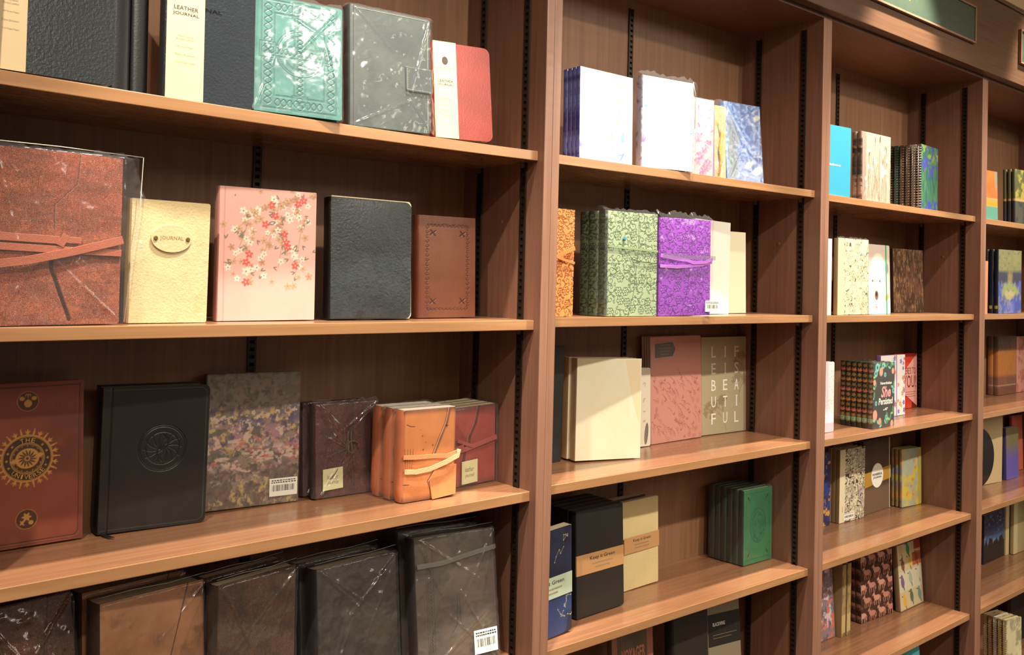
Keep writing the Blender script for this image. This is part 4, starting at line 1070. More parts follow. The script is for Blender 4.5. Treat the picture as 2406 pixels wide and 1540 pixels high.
barcode(r, w * .66, w * .96, h * .10, h * .27, -.0088)
stack(r, 'low5', 1, 'charcoal leather journal in film', .047, -.006, ('sealing_tape', 'barcode_sticker'))
# ================================================================== second bookcase, top shelf
w, h, t = dims('lily')
a = art_for('lily', (206, 208, 232)); X_, Z_ = a.X / w, a.Z / h
a.noise(18, 3, (232, 234, 246), lo=.4, hi=.6, amt=.9); a.noise(24, 7, (176, 206, 226), lo=.55, hi=.7, amt=.6)
a.blend(ss(.30, .05, X_) * ss(.78, .95, Z_) * ss(.4, .55, fbm(a.X, a.Z, 30, 9)), (128, 122, 200))
a.blend(ss(.62, .1, X_ + Z_ * 1.4) * ss(.45, .56, fbm(a.X, a.Z, 70, 14)), (116, 110, 194))
gr = (146, 186, 134)
a.line([(w * .58, h * .05), (w * .62, h * .25), (w * .78, h * .5), (w * .74, h * .72), (w * .80, h * .86)], .0030, gr, al=.5)
for x, z, q in ((.74, .86, 2.6), (.72, .84, .6), (.60, .66, 2.4), (.66, .68, .4), (.72, .55, 1.2), (.7, .4, 1.6), (.62, .25, 1.8), (.6, .1, 1.5)):
    a.leaf(x * w, z * h, .018, .005, q, gr)
a.line([(w * .60, h * .02), (w * .74, h * .09), (w * .88, h * .10), (w * .96, h * .02)], .0022, (104, 128, 170)); a.line([(w * .76, h * .02), (w * .86, h * .15)], .0040, (104, 134, 176)); a.blob(w * .84, h * .30, .008, .013, (120, 190, 200), -.5)
a.rect(w * .84, w * .88, 0, h, (170, 176, 228)); a.noise(60, 21, (180, 190, 236), lo=.52, hi=.7, amt=.4)
sp = Art(.006, h, .0010, (74, 70, 140)); sp.noise(60, 3, (110, 120, 190), lo=.4, hi=.65, amt=.9); sp.noise(90, 6, (54, 42, 96), lo=.5, hi=.7, amt=.7)
r = book('lily', 'notebook', 'pale lavender journal with watercolour stems, front of its stack', cat='journal', group='lavender watercolour journals', art=a, spine_art=sp, spine=(80, 76, 150), m=M_ART, bt=.0015)
stack(r, 'lily', 3, 'lavender watercolour journal', .0122, 0, (), .0006)

w, h, t = dims('white')
a = art_for('white', (238, 238, 238)); rg = random.Random(8)
for k in range(60):
    x, z = rg.uniform(.1, .98) * w, rg.uniform(.02, .98) * h
    if rg.random() < .75 and .3 < x / w < .85: continue
    a.leaf(x, z, rg.uniform(.003, .008), .0012, rg.uniform(0, 6.3), rg.choice(((170, 160, 190), (150, 190, 200), (190, 150, 160), (150, 150, 150))))
for x, z in ((.03, .66), (.94, .42)): a.leaf(x * w, z * h, .010, .004, .4, (90, 180, 214))
for q in (1.2, 1.6, 2.0): a.leaf(.003, h * .25, .022, .004, q, (150, 110, 170))
sp = Art(.008, h, .0012, (214, 208, 220))
for k in range(14): sp.leaf(rg.uniform(0, .008), rg.uniform(0, h), .012, .0016, rg.uniform(.8, 2.3), rg.choice(((150, 100, 120), (120, 130, 170), (90, 90, 100))))
r = book('white', 'notebook', 'white journal with sparse sprigs in a peaked plastic bag, top shelf', cat='journal', art=a, spine_art=sp, spine=(208, 200, 214), m=M_ART, bt=.002)
wrap(r, 'white', 51, amp=.0022, fin=.014, top=.010, gap=.003, left=.008, folds=5)
rim_seam(r, [(w + .002, .003, h + .004), (w + .014, .008, h - .022), (w + .013, .008, h * .5)], .0006)

w, h, t = dims('pinkt')
a = art_for('pinkt', (190, 158, 158)); rg = random.Random(3)
for x, z, r_ in ((.3, .22, .016), (.7, .15, .015), (.25, .5, .014), (.75, .42, .012), (.5, .33, .012), (.5, .05, .012)):
    for k in range(9): a.leaf(x * w, z * h, r_, r_ * .55, k * .7, (170, 96, 130) if k % 2 else (188, 126, 148))
    a.blob(x * w, z * h, .003, .003, (160, 80, 120))
for x, z, q in ((.3, .62, 2), (.55, .6, 1), (.8, .58, .4), (.4, .74, 1.8), (.7, .72, 1.1), (.3, .84, 2), (.75, .85, 1)): a.leaf(x * w, z * h, .013, .006, q, (160, 104, 134))
a.line([(0, h * .25), (w * .6, h * .42), (w, h * .38)], .0010, (240, 226, 226))
r = book('pinkt', 'notebook', 'narrow pink journal with petals tied by a cord, top shelf', cat='journal', art=a, spine=(204, 170, 176), m=M_ART)
wrap(r, 'pinkt', 53, amp=.001, fin=.003, top=.003)
# packet with an orange ribbon
BOOKS['packet'] = ('B1', 1.618, .052, 1.7910, -8, .040, .168, 2, 0, .012)
w, h, t = dims('packet')
a = Art(w, h, .0015, (158, 138, 96)); a.noise(30, 3, (176, 160, 122), amt=.7); a.rect(0, w * .12, 0, h, (120, 90, 140))
r = book('packet', 'gift_notebook', 'slim beige notebook tied with an orange ribbon, in shiny film', cat='notebook', art=a, spine=(140, 100, 150), m=M_ART)
MB().tube([(w * .35, -.004, h * .05), (w * .5, -.006, h * .25), (w * .42, -.006, h * .42), (w * .55, -.006, h * .62), (w * .35, -.005, h * .78)], [.0018, .003, .004, .003, .002], 8).build('ribbon', mat('orange_ribbon', lin((222, 148, 48)), .35), r, True)
wrap(r, 'packet', 55, amp=.0035, fin=.004, top=.010, gap=.006, folds=8)
w, h, t = dims('blue')
a = art_for('blue', (44, 76, 136)); X_, Z_ = a.X, a.Z
n = fbm(X_ * 1.0, Z_ * 1.0, 22, 5, 3); v = np.sin((n * 9 + X_ * 30) * 6.28); a.blend(ss(.1, .9, v) * .7, (80, 118, 172)); a.blend(ss(.2, .9, -v) * .6, (40, 62, 118))
a.noise(160, 17, (120, 150, 184), lo=.58, hi=.68, amt=.5, sx=.5)
a.blend(ss(.34, .26, X_ / w - .12 + .5 * (Z_ / h - .5) ** 2 + .15 * vnoise(X_, Z_, 40, 4)) * ss(.02, .08, X_ / w) * ss(.95, .6, Z_ / h), (66, 84, 96))
for x, z, q in ((.85, .15, .012), (.62, .22, .010), (.90, .84, .009)): a.blob(x * w, z * h, q * 1.4, q * .7, (160, 170, 160), .4, soft=.006)
a.blend(ss(.07, .05, X_ / w), (58, 98, 160))
r = book('blue', 'notebook', 'blue brushstroke patterned journal leaning at the end of the top shelf', cat='journal', art=a, spine=(50, 90, 150), m=M_ART)
wrap(r, 'blue', 57, amp=.0008, fin=.002, top=.002)

# ---- second shelf
def tooled_book(key, name, label, base, groove, seed, cell, group=None, strap=None, line=True, **k):
    w, h, t = dims(key); a = art_for(key, base, .0007 if key != 'x' else None); a.tooled(seed, cell, groove)
    if line:
        a.line([(w * .62, h), (w * .62, h * .62)], .0012, tuple(int(c * .5) for c in groove), -.001); a.line([(w * .58, h * .48), (w * .52, h * .2), (w * .42, 0)], .0014, tuple(int(c * .5) for c in groove), -.001)
    sp = Art(.022, h, .0011, tuple(int(c * .62) for c in base)); sp.tooled(seed + 1, cell * .9, tuple(int(c * .5) for c in groove))
    r = book(key, name, label, cat='journal', group=group, art=a, spine_art=sp, spine=tuple(int(c * .6) for c in base), m=M_SMOOTH, sround=.004, inset=.001, **k)
    return r
w, h, t = dims('orngt')
r = tooled_book('orngt', 'tooled_journal', 'orange tooled leather journal half hidden by the bookcase post', (216, 138, 76), (140, 66, 30), 3, .0185, line=False)
M_OT = mat('orange_tie', lin((206, 124, 66)), .5)
MB().ribbon([(w * .02, -.003, h * .50), (w * .3, -.004, h * .56), (w * .6, -.004, h * .60), (w * .98, -.003, h * .64)], .008, .0014).build('strap', M_OT, r, bevel=.0004)
MB().ribbon([(w * .02, -.003, h * .58), (w * .35, -.0045, h * .54), (w * .6, -.004, h * .52), (w * .98, -.003, h * .50)], .005, .0014).build('strap', M_OT, r, bevel=.0004)
BOOKS['orngt2'] = ('B2', 1.178, .060, 1.4841, 0, .058, .200, 0, 0, .016)
w, h, t = dims('green')
r = tooled_book('green', 'tooled_journal', 'sage green tooled leather journal with a blue bead, front of its stack', (158, 176, 136), (70, 92, 60), 7, .021, group='tooled leather journals in film on the second shelf')
MB().ribbon([(0, -.002, h * .66), (w, -.002, h * .635)], .004, .0012).build('strap', mat('sage_strap', lin((132, 152, 112)), .45), r)
MB().tube([(w * .45, -.002, h * .57), (w * .5, -.003, h * .54), (w * .7, -.003, h * .525), (w, -.002, h * .515)], .0008).build('tie_cord', mat('sage_dark', lin((60, 78, 54)), .6), r, True)
MB().poly([(w * .28, h * .735), (w * .31, h * .715), (w * .33, h * .745), (w * .30, h * .765)], -.006, -.0008).build('bead', mat('blue_bead', lin((70, 140, 170)), .15, coat=.8), r, bevel=.0012)
stack(r, 'green', 2, 'olive tooled leather journal in film', .0272, -.001, ('strap', 'tie_cord', 'bead'))
wrap(r, 'green', 71, amp=.0010, fin=.002, top=.007, gap=.0016, left=.010, folds=3)
w, h, t = dims('purple')
r = tooled_book('purple', 'tooled_journal', 'bright purple tooled leather wrap journal in a plastic bag with barcode', (146, 58, 180), (84, 22, 118), 12, .022, bulge=.003)
M_PS = mat('purple_strap', lin((188, 112, 212)), .45)
MB().ribbon([(0, -.003, h * .505), (w * .3, -.0065, h * .500), (w * .6, -.0065, h * .515), (w * .8, -.0060, h * .530), (w, -.0035, h * .56)], .007, .0014).build('strap', M_PS, r, bevel=.0004)
MB().ribbon([(w * .42, -.0082, h * .58), (w * .6, -.0082, h * .545), (w * .85, -.0080, h * .555), (w, -.0055, h * .59)], .007, .0014).build('strap', M_PS, r, bevel=.0004)
MB().ribbon([(0, -.0045, h * .61), (w * .25, -.0075, h * .585), (w * .45, -.008, h * .57)], .0075, .0014).build('strap', M_PS, r, bevel=.0004)
barcode(r, w * .84, w * 1.12, h * .04, h * .155, -.0095)
wrap(r, 'purple', 73, amp=.0022, fin=.006, top=.012, gap=.0065, left=.004, folds=6)
MB().ribbon([(0, -.0125, h * .615), (w * .5, -.0130, h * .60), (w + .004, -.011, h * .60)], .009, .0003).build('sealing_tape', film_mat('tape_clear', (1, 1, 1), 6.0), r)
w, h, t = dims('wht2')
r = book('wht2', 'notebook', 'tall plain white notebook behind the purple journal', col=(232, 228, 214), spine=(226, 220, 204), m=M_SATIN, bt=.001)
w, h, t = dims('wht3')
r = book('wht3', 'notebook', 'shorter plain cream notebook last on the second shelf', col=(226, 218, 188), spine=(216, 206, 176), m=M_SATIN, bt=.001, back=0)

# ---- third shelf
w, h, t = dims('blkb')
r = book('blkb', 'notebook', 'thick black notebook half hidden by the post, third shelf', cat='notebook', col=(36, 38, 38), spine=(28, 28, 28), m=M_SATIN, rr=.003)
w, h, t = dims('blank')
a = art_for('blank', (232, 224, 190)); a.noise(20, 3, (236, 230, 204), amt=.5)
r = book('blank', 'sketchbook', 'plain cream sketchbook standing angled at the front of third shelf', cat='sketchbook', group='plain cream sketchbooks', art=a, spine=(214, 184, 142), m=M_SATIN, bt=.001, curl=-.002)
r2 = dup(r, 'plain cream sketchbook directly behind the angled front one', 'blank', .0255, -.006)
BOOKS['amber'] = ('B3', 1.294, .2035, 1.1745, -15, .10, .208, 0, 0, .010)
r = book('amber', 'notebook', 'amber covered notebook with a yellow ribbon behind the cream sketchbooks', cat='notebook', col=(214, 156, 78), spine=(206, 144, 66), m=M_SATIN)
w, h, t = dims('amber')
MB().ribbon([(-.003, -.002, .0042), (-.010, -.02, .0042), (-.016, -.035, .0042)], .006, .0006).build('ribbon_marker', mat('yellow_ribbon', lin((232, 176, 66)), .4), r)
w, h, t = dims('feath')
a = art_for('feath', (226, 216, 192)); a.leaf(w * .86, h * .02, .050, .012, 1.45, (96, 88, 80)); a.leaf(w * .86, h * .03, .044, .006, 1.45, (130, 122, 110))
rg = random.Random(5)
for z in (.30, .42, .58, .78):
    for k in range(3): a.line([(w * .80 + k * .003, h * z + rg.uniform(-.004, .004)), (w * .81 + k * .003, h * (z + .03))], .0010, (96, 90, 92))
r = book('feath', 'notebook', 'off-white notebook with a grey feather, mostly behind the cream one', art=a, spine=(214, 200, 172), m=M_SATIN, rr=.006, bt=.001)
w, h, t = dims('pinkf')
a = art_for('pinkf', (212, 146, 128)); rg = random.Random(6); vk = (170, 100, 84)
for k in range(150):
    z = h * rg.uniform(.02, .62) ; x = rg.uniform(.03, .97) * w; q = rg.uniform(.9, 2.2)
    if z > h * .58 and rg.random() < .6: continue
    kind = rg.random()
    if kind < .5:
        pts = [(x + .012 * v * math.cos(q + v * 1.2), z + .018 * v * math.sin(q + v * .6)) for v in np.linspace(0, 1, 7)]; a.line(pts, .0006, vk)
        for v in (2, 4, 6): a.leaf(pts[v][0], pts[v][1], .005, .0018, q + 1, vk)
    elif kind < .75: a.blob(x, z, .0045, .006, vk, 0, ring=.0007); a.blob(x, z, .0015, .0015, vk)
    else: a.leaf(x, z, .007, .003, q, vk); a.leaf(x, z, .007, .003, q + 1.2, vk)
a.H -= a.H * 0
r = book('pinkf', 'softcover_notebook', 'dusty pink notebook with vine pattern and grey arrow label', cat='notebook', group='dusty pink vine notebooks', art=a, spine=(190, 170, 158), m=M_SATIN, rr=.006, bt=.0006, inset=.0008)
o = MB().poly([(w * .08, h * .80), (w * .42, h * .81), (w * .475, h * .88), (w * .42, h * .945), (w * .08, h * .93)], -.0006, -.0001).build('arrow_label', mat('grey_label', lin((94, 88, 82)), .6), r)
sm = small_lines(MB(), w * .14, w * .40, h * .915, 4, .0075, .0022, -.0007, 3); sm.build('small_print', M_FADE, o)
stack(r, 'pinkf', 3, 'dusty pink vine notebook', .0064, -.0012, ('arrow_label',), .0004)
wrap(r, 'pinkf', 81, amp=.0005, fin=.002, top=.002, gap=.001, folds=4)
w, h, t = dims('life')
a = art_for('life', (176, 164, 130)); rg = random.Random(9); bc = (140, 122, 92)
def branch(x, z, q, L, d):
    if d == 0: return
    x2, z2 = x + math.cos(q) * L, z + math.sin(q) * L; a.line([(x, z), (x2, z2)], .0004 + .0003 * d, bc, al=.8)
    if d < 3:
        for k in range(3): a.blob(x2 + rg.gauss(0, .003), z2 + rg.gauss(0, .003), .0018, .0018, (150, 132, 100))
    for k in range(3): branch(x2, z2, q + rg.uniform(-.8, .8), L * .72, d - 1)
branch(w * .55, h * .03, 1.9, .03, 5); branch(w * .85, h * .30, 1.6, .026, 5); branch(w * .95, h * .62, 2.0, .02, 4); branch(w * .3, h * .16, 2.2, .018, 4)
r = book('life', 'notebook', 'sage notebook lettered LIFE IS BEAUTIFUL', cat='notebook', art=a, spine=(160, 146, 116), m=M_SATIN, bt=.001, rr=.001)
M_LIFE = mat('silver_letters', lin((240, 238, 226)), .4)
sb = {'L': ((.0, 0, 1), (.0, 1, 1)), 'I': ((.5, 0, 2), (.5, 1, 2)), 'F': ((.0, 0, 1), ), 'E': ((.0, 0, 1), (.0, 1, 1)), 'U': ((.08, 1, 1.4), (.92, 1, 1.4)), 'T': ((.5, 0, 1.6),), 'A': ((.06, 0, 1.4), (.94, 0, 1.4)), 'B': ((0, 0, 1), (0, 1, 1)), 'S': ()}
for j, row in enumerate(('LIF', 'EIS', 'BEA', 'UTI', 'FUL')):
    for i, ch in enumerate(row):
        cx = w * (.27 + .255 * i); cz = h * (.845 - .172 * j); hw = w * (.012 if ch == 'I' else .048); hh = h * .056
        lt = text_mesh(ch, cx - hw, cx + hw, cz - hh, cz + hh, -.0003, M_LIFE, r, 'letter', bold=.004)
        me = lt.data; V = [tuple(v.co) for v in me.vertices]; F = [tuple(p.vertices) for p in me.polygons]
        for fx, fz, ws in sb[ch]:
            x = cx - hw + 2 * hw * fx; z = cz - hh + 2 * hh * fz; d = .0028 * ws; k = len(V); th = .0009 * (1 if fz == 0 else -1)
            x0_ = x - d * (.5 if ws == 1 else .8); x1_ = x + d * (1.2 if ws == 1 else .8)
            V += [(x0_, -.00032, z), (x1_, -.00032, z), (x1_, -.00032, z + th), (x0_, -.00032, z + th)]; F.append((k, k + 1, k + 2, k + 3))
        m2 = bpy.data.meshes.new('letter'); m2.from_pydata(V, [], F); m2.materials.append(M_LIFE); lt.data = m2

# ---- fourth shelf
def kig_band(root, w, h, z0, z1, m_, y=-.0008, txt=('Keep it Green',), x0=-.0006, x1=None, t=.019, side=True, tx=(.25, .80)):
    x1 = w + .0006 if x1 is None else x1
    b = MB(); b.poly([(x0, z0), (x1, z0), (x1, z1), (x0, z1)], y, y + .0005)
    if side: b.box(x0 - .0008, x0, y, t + .0006, z0, z1)
    o = b.build('paper_band', m_, root); o['label'] = 'printed paper band'
    hh = z1 - z0
    text_mesh(txt[0], w * tx[0], w * tx[1], z0 + hh * .60, z0 + hh * .84, y - .0002, M_INK, o, bold=.01)
    small_lines(MB(), w * (tx[0] + .04), w * (tx[1] - .04), z0 + hh * .42, 2, hh * .2, hh * .07, y - .0001, 2).build('small_print', M_FADE, o)
    return o
w, h, t = dims('kigb')
a = art_for('kigb', (44, 50, 70)); a.noise(14, 3, (36, 38, 54), amt=.8); a.blend(ss(.55, .2, a.Z / h) * .8 * ss(.3, .5, fbm(a.X, a.Z, 20, 3)), (54, 74, 122))
rg = random.Random(3)
for k in range(9):
    x, z = rg.uniform(.1, .9) * w, rg.choice((rg.uniform(.05, .38), rg.uniform(.62, .92))) * h; p = [(x, z)]
    for j in range(4): p.append((p[-1][0] + rg.uniform(-.012, .012), p[-1][1] + rg.uniform(-.012, .012)))
    a.line(p, .0005, (206, 190, 150))
    for q in p: a.blob(q[0], q[1], .0009, .0009, (230, 214, 170))
r = book('kigb', 'notebook', 'navy constellation notebook with pale green Keep it Green band', cat='notebook', art=a, spine=(40, 46, 70), m=M_SATIN, bt=.0006, rr=.004, inset=.0)
kig_band(r, w, h, h * .36, h * .56, mat('mint_band', lin((190, 206, 178)), .6), t=t, tx=(.02, .78), txt=('Keep it Green',))
w, h, t = dims('kigk')
r = book('kigk', 'notebook', 'black notebook with kraft Keep it Green band, front of its stack', cat='notebook', group='black Keep it Green notebooks', col=(40, 37, 33), spine=(22, 20, 18), m=M_SATIN, rr=.005, bt=.0006, inset=0, sround=.0025, pages=mat('dark_tops', lin((70, 54, 42)), .8))
kig_band(r, w, h, h * .395, h * .585, M_KRAFT, t=t, tx=(.27, .80))
stack(r, 'kigk', 4, 'black Keep it Green notebook', .0214, 0, (), .003)
w, h, t = dims('kigc')
r = book('kigc', 'notebook', 'cream notebook with kraft Keep it Green band', cat='notebook', col=(216, 196, 142), spine=(200, 180, 128), m=M_SUEDE, bt=.0006, inset=0, curl=.004)
kig_band(r, w, h, h * .42, h * .60, M_KRAFT, y=-.0052, t=t, side=False, tx=(.25, .75))
for i in range(2):
    BOOKS['bk%d' % i] = ('B4', 1.452 - .006 * i, .178 + .016 * i, 1.5 - .6337 + .0018, 2, .112, .197 - .003 * i, 1, 0, .012)
    book('bk%d' % i, 'notebook', ['dark brown notebook directly behind the cream Keep it Green one', 'dark brown notebook last behind the cream Keep it Green one'][i], cat='notebook', col=(62, 46, 36), spine=(40, 30, 24), m=M_SATIN, bt=.0006, inset=0)
w, h, t = dims('grn4')
a = art_for('grn4', (36, 112, 66)); dk = (20, 74, 42); a.noise(14, 3, (42, 122, 74), amt=.7)
cx, cz = w * .5, h * .5
for R_ in (.033, .031, .024): a.line([(cx + R_ * 1.0 * math.cos(q), cz + R_ * 1.3 * math.sin(q)) for q in np.linspace(0, 6.283, 40)], .0010, dk, -.0006)
rg = random.Random(4)
for k in range(70):
    q, rr_ = rg.uniform(0, 6.3), rg.uniform(0, .9) ** .5 * .03; x, z = cx + rr_ * math.cos(q), cz + 1.3 * rr_ * math.sin(q); q0 = rg.uniform(0, 6)
    a.line([(x + .003 * math.cos(v + q0), z + .003 * math.sin(v + q0)) for v in np.linspace(0, 4, 7)], .0008, dk, -.0005)
e_ = .010; a.line([(e_, e_), (w - e_, e_), (w - e_, h - e_), (e_, h - e_), (e_, e_)], .0009, dk, -.0005)
for sx_, sz_ in ((0, 0), (1, 0), (0, 1), (1, 1)):
    x0_, z0_ = (e_ if not sx_ else w - e_), (e_ if not sz_ else h - e_); dx = .028 * (1 if not sx_ else -1); dz_ = .034 * (1 if not sz_ else -1)
    a.line([(x0_, z0_ + dz_), (x0_ + dx * .5, z0_ + dz_ * .6), (x0_ + dx, z0_)], .001, dk, -.0006); a.leaf(x0_ + dx * .2, z0_ + dz_ * .2, .014, .006, math.atan2(dz_, dx), dk, -.0005)
r = book('grn4', 'journal', 'green embossed journal in film, front of the dark green stack', group='green embossed journals', art=a, spine=(20, 40, 26), m=M_SMOOTH, bt=.0025, rr=.003, sround=.003)
wrap(r, 'grn4', 91, amp=.0006, fin=.002, top=.003, folds=3)
stack(r, 'grn4', 5, 'green embossed journal in film', .0172, -.001, (), .001)

# ---- fifth shelf
w, h, t = dims('voy')
a = art_for('voy', (86, 70, 50)); a.noise(40, 2, (104, 84, 60), amt=.7)
a.blend(ss(.13, .11, a.X / w) + ss(.84, .86, a.X / w), (168, 98, 72)); 
for x in (.25, .30): a.line([(w * x, h), (w * .18, 0)], .0016, (140, 84, 62))
r = book('voy', 'notebook', 'brown VOYAGER NOTEBOOK peeking from under the fourth shelf', cat='notebook', art=a, spine=(96, 62, 46), m=M_SATIN, rr=.003)
M_VOY = mat('coral_print', lin((214, 132, 104)), .6)
merge_text([text_mesh('VOYAGER', w * .22, w * .80, h * .60, h * .70, -.0004, M_VOY, r, bold=.02), text_mesh('NOTEBOOK', w * .20, w * .82, h * .46, h * .56, -.0004, M_VOY, r, bold=.02)], 'lettering')
wrap(r, 'voy', 93, amp=.001, fin=.003, top=.003)
w, h, t = dims('blk5')
r = book('blk5', 'notebook', 'glossy black notebook between the VOYAGER and the grey banded one', cat='notebook', col=(44, 40, 34), spine=(30, 28, 26), m=M_SATIN, rr=.003, sround=.006)
w, h, t = dims('bw')
a = art_for('bw', (142, 130, 106))
r = book('bw', 'notebook', 'grey notebook with a black band, partly under the fourth shelf', cat='notebook', art=a, spine=(180, 170, 150), m=M_SATIN, rr=.001)
o = MB().poly([(-.0004, h * .50), (w + .0004, h * .50), (w + .0004, h * .80), (-.0004, h * .80)], -.0008, -.0003).build('paper_band', mat('black_band', lin((34, 31, 27)), .55), r)
text_mesh('BLACKWING', w * .14, w * .52, h * .685, h * .72, -.0010, M_WHITE, o, bold=.02)
small_lines(MB(), w * .14, w * .9, h * .60, 2, h * .03, .001, -.0009, 2, False).build('small_print', M_FADE, o)

# ================================================================== third bookcase
w, h, t = dims('cyan')
r = book('cyan', 'notebook', 'plain turquoise notebook with small white lettering, top shelf', cat='notebook', col=(46, 146, 176), spine=(40, 130, 160), m=M_SATIN, rr=.001)
text_mesh('Rediscover.', w * .28, w * .68, h * .42, h * .455, -.0004, M_WHITE, r, bold=.01)
w, h, t = dims('botan')
a = art_for('botan', (194, 168, 148)); rg = random.Random(3)
for k in range(46):
    x = rg.uniform(0, 1) * w; q = rg.uniform(1.2, 1.95); L = rg.uniform(.06, .17); pts = [(x + L * v * math.cos(q) + .02 * v * v * math.sin(k), h * rg.uniform(-.02, .05) + L * v * math.sin(q)) for v in np.linspace(0, 1, 8)]
    a.line(pts, .0012, rg.choice(((104, 84, 62), (140, 128, 100), (216, 200, 168), (90, 76, 60), (160, 134, 96))))
for k in range(9): x, z = rg.uniform(.2, .95) * w, rg.uniform(.5, .9) * h; a.leaf(x, z, .02, .004, 1.5, (96, 70, 50)); a.line([(x, z), (x - .004, 0)], .001, (96, 76, 56))
for k in range(14): a.flower(rg.uniform(.05, .95) * w, rg.uniform(.2, .8) * h, .007, (232, 224, 208), None, 5, k)
a.blend(ss(.16, .10, a.X / w) * .6, (120, 104, 88))
sp = Art(.012, h, .0014, (96, 74, 60)); sp.noise(50, 3, (170, 140, 116), lo=.5, hi=.6); sp.noise(60, 8, (60, 46, 38), lo=.5, hi=.6)
r = book('botan', 'notebook', 'beige reed and grass patterned journal, front of two', cat='journal', group='reed patterned journals', art=a, spine_art=sp, spine=(96, 76, 62), m=M_ART, sround=.004)
wrap(r, 'botan', 95, amp=.001, fin=.001, top=.002)
stack(r, 'botan', 1, 'beige reed patterned journal', .0158, 0, (), .0)

def spiral(key, label, a, group, cover_m=M_ART, wire=(150, 140, 126), back=0.0, side=0.0, edge=(60, 50, 44), cat='notebook', pitch=.0075):
    w, h, t = dims(key)
    r = book(key, 'spiral_notebook', label, cat=cat, group=group, art=a, spine=edge, m=cover_m, rr=.006, bt=.001, sround=.0, back=back, side=side)
    b = MB(); n = int((h - .012) / pitch)
    for k in range(n):
        z = .008 + k * pitch; pts = [(-.001 + .0042 * math.cos(q), t / 2 + (t / 2 + .0008) * math.sin(q), z + (.0012 * q / 6.28)) for q in np.linspace(.5, 5.9, 9)]
        b.tube(pts, .0007, 5)
    b.tube([(-.0050, t / 2, .006), (-.0050, t / 2, h - .006)], .0005, 5)
    b.build('wire_binding', mat('wire_%d_%d_%d' % wire, lin(wire), .3, metal=.7), r, True)
    return r
w, h, t = dims('iris')
a = art_for('iris', (58, 102, 74)); X_, Z_ = a.X, a.Z
a.noise(50, 3, (76, 118, 72), amt=.8, sx=2.2, sz=.6); a.noise(60, 9, (40, 90, 90), lo=.52, hi=.62, sx=2.2, sz=.5)
a.blend(ss(.5, .6, fbm(X_, Z_, 60, 14)) * ss(.45, .6, Z_ / h), (66, 70, 150)); a.blend(ss(.52, .6, fbm(X_, Z_, 70, 24)) * ss(.2, .1, Z_ / h), (60, 62, 160)); a.blend(ss(.52, .62, fbm(X_, Z_, 50, 34)) * ss(.7, .85, Z_ / h), (116, 140, 60))
rr0 = spiral('iris', 'green and violet painted spiral notebook, front of the wire-bound row', a, 'wire-bound notebooks on the top shelf', wire=(206, 200, 190))
for i, (c, sd) in enumerate((((150, 136, 118), .0), ((110, 86, 70), .0), ((110, 84, 68), .0), ((70, 96, 84), .0), ((74, 58, 46), -.0))):
    a = Art(w, h, .004, c); a.noise(60, i, tuple(int(v * .7) for v in c), amt=.8)
    spiral('iris', ['pale grey', 'brown', 'dark brown', 'teal flecked', 'black brown'][i] + ' spiral notebook, %s in the wire-bound row' % ORD[i], a, 'wire-bound notebooks on the top shelf', back=.0165 * (i + 1), side=-.001 * i, wire=((120, 104, 90), (110, 94, 80), (116, 98, 84), (90, 90, 80), (100, 86, 70))[i], edge=tuple(int(v * .6) for v in c))

w, h, t = dims('wpnk')
r = book('wpnk', 'notebook', 'blush pink notebook sliver beside the post, second shelf', cat='notebook', col=(236, 206, 196), spine=(226, 190, 180), m=M_SATIN)
w, h, t = dims('doodle')
a = art_for('doodle', (226, 218, 176)); a.worms(70, 4, (66, 58, 44), .10, .36, w * .19); a.rect(0, w * .19, 0, h, (232, 222, 164))
for k in range(9): a.line([(w * .085, h * (.70 + .02 * k)), (w * .11, h * (.705 + .02 * k))], .0008, (150, 130, 90))
r = book('doodle', 'notebook', 'cream notebook with a black squiggle pattern and pale yellow spine', cat='notebook', art=a, spine=(168, 138, 98), m=M_ART, bt=.002)
wrap(r, 'doodle', 97, amp=.0006, fin=.001, top=.004, spine=False)
w, h, t = dims('bear')
a = art_for('bear', (190, 172, 158)); fur = (234, 224, 208)
a.blob(w * .46, h * .36, w * .47, h * .50, fur, soft=.012); a.blob(w * .40, h * .20, w * .40, h * .22, fur, soft=.01); a.rect(0, w, 0, h * .22, (238, 230, 220))
a.blob(w * .86, h * .66, .010, .016, (128, 122, 134), soft=.006)
for x in (.19, .52): a.blob(w * x, h * .475, .0038, .0036, (110, 76, 50))
a.blob(w * .36, h * .27, .0105, .0140, (120, 92, 76), soft=.003); a.blob(w * .36, h * .285, .006, .0065, (64, 46, 40)); a.line([(w * .36, h * .24), (w * .36, h * .20)], .0014, (120, 90, 80)); a.blob(w * .84, h * .24, .012, .008, (222, 160, 80), .6, soft=.004)
a.line([(w * .35, h * .46), (w * .34, h * .38), (w * .36, h * .33)], .0012, (206, 190, 172))
for x, z, q in ((.2, .06, 1), (.3, .10, 0), (.36, .05, 1.5), (.44, .12, 1.3), (.28, .13, .2), (.38, .08, 2.6)): a.line([(w * x, h * z), (w * x + .012 * math.cos(q), h * z + .012 * math.sin(q))], .0022, (176, 104, 100))
r = book('bear', 'notebook', 'notebook with a white bear face and a green elastic band', cat='notebook', art=a, spine=(200, 190, 176), m=M_ART, rr=.005)
MB().box(w * .80, w * .84, -.0012, -.0003, .0, h).build('elastic_band', mat('green_elastic', lin((52, 150, 92)), .6), r)
for i in range(2):
    BOOKS['crl%d' % i] = ('C2', 2.452 + i * .022, .088 + .018 * (1 - i), 1.4823, 78, .12, .192 + .004 * i, 0, .0, .010)
    book('crl%d' % i, 'notebook', ['coral notebook edge partly behind the bear notebook', 'coral notebook leaning with its spine outwards, second shelf'][i], cat='notebook', col=(214, 116, 98), spine=(222, 128, 108), m=M_SATIN)
w, h, t = dims('dark2')
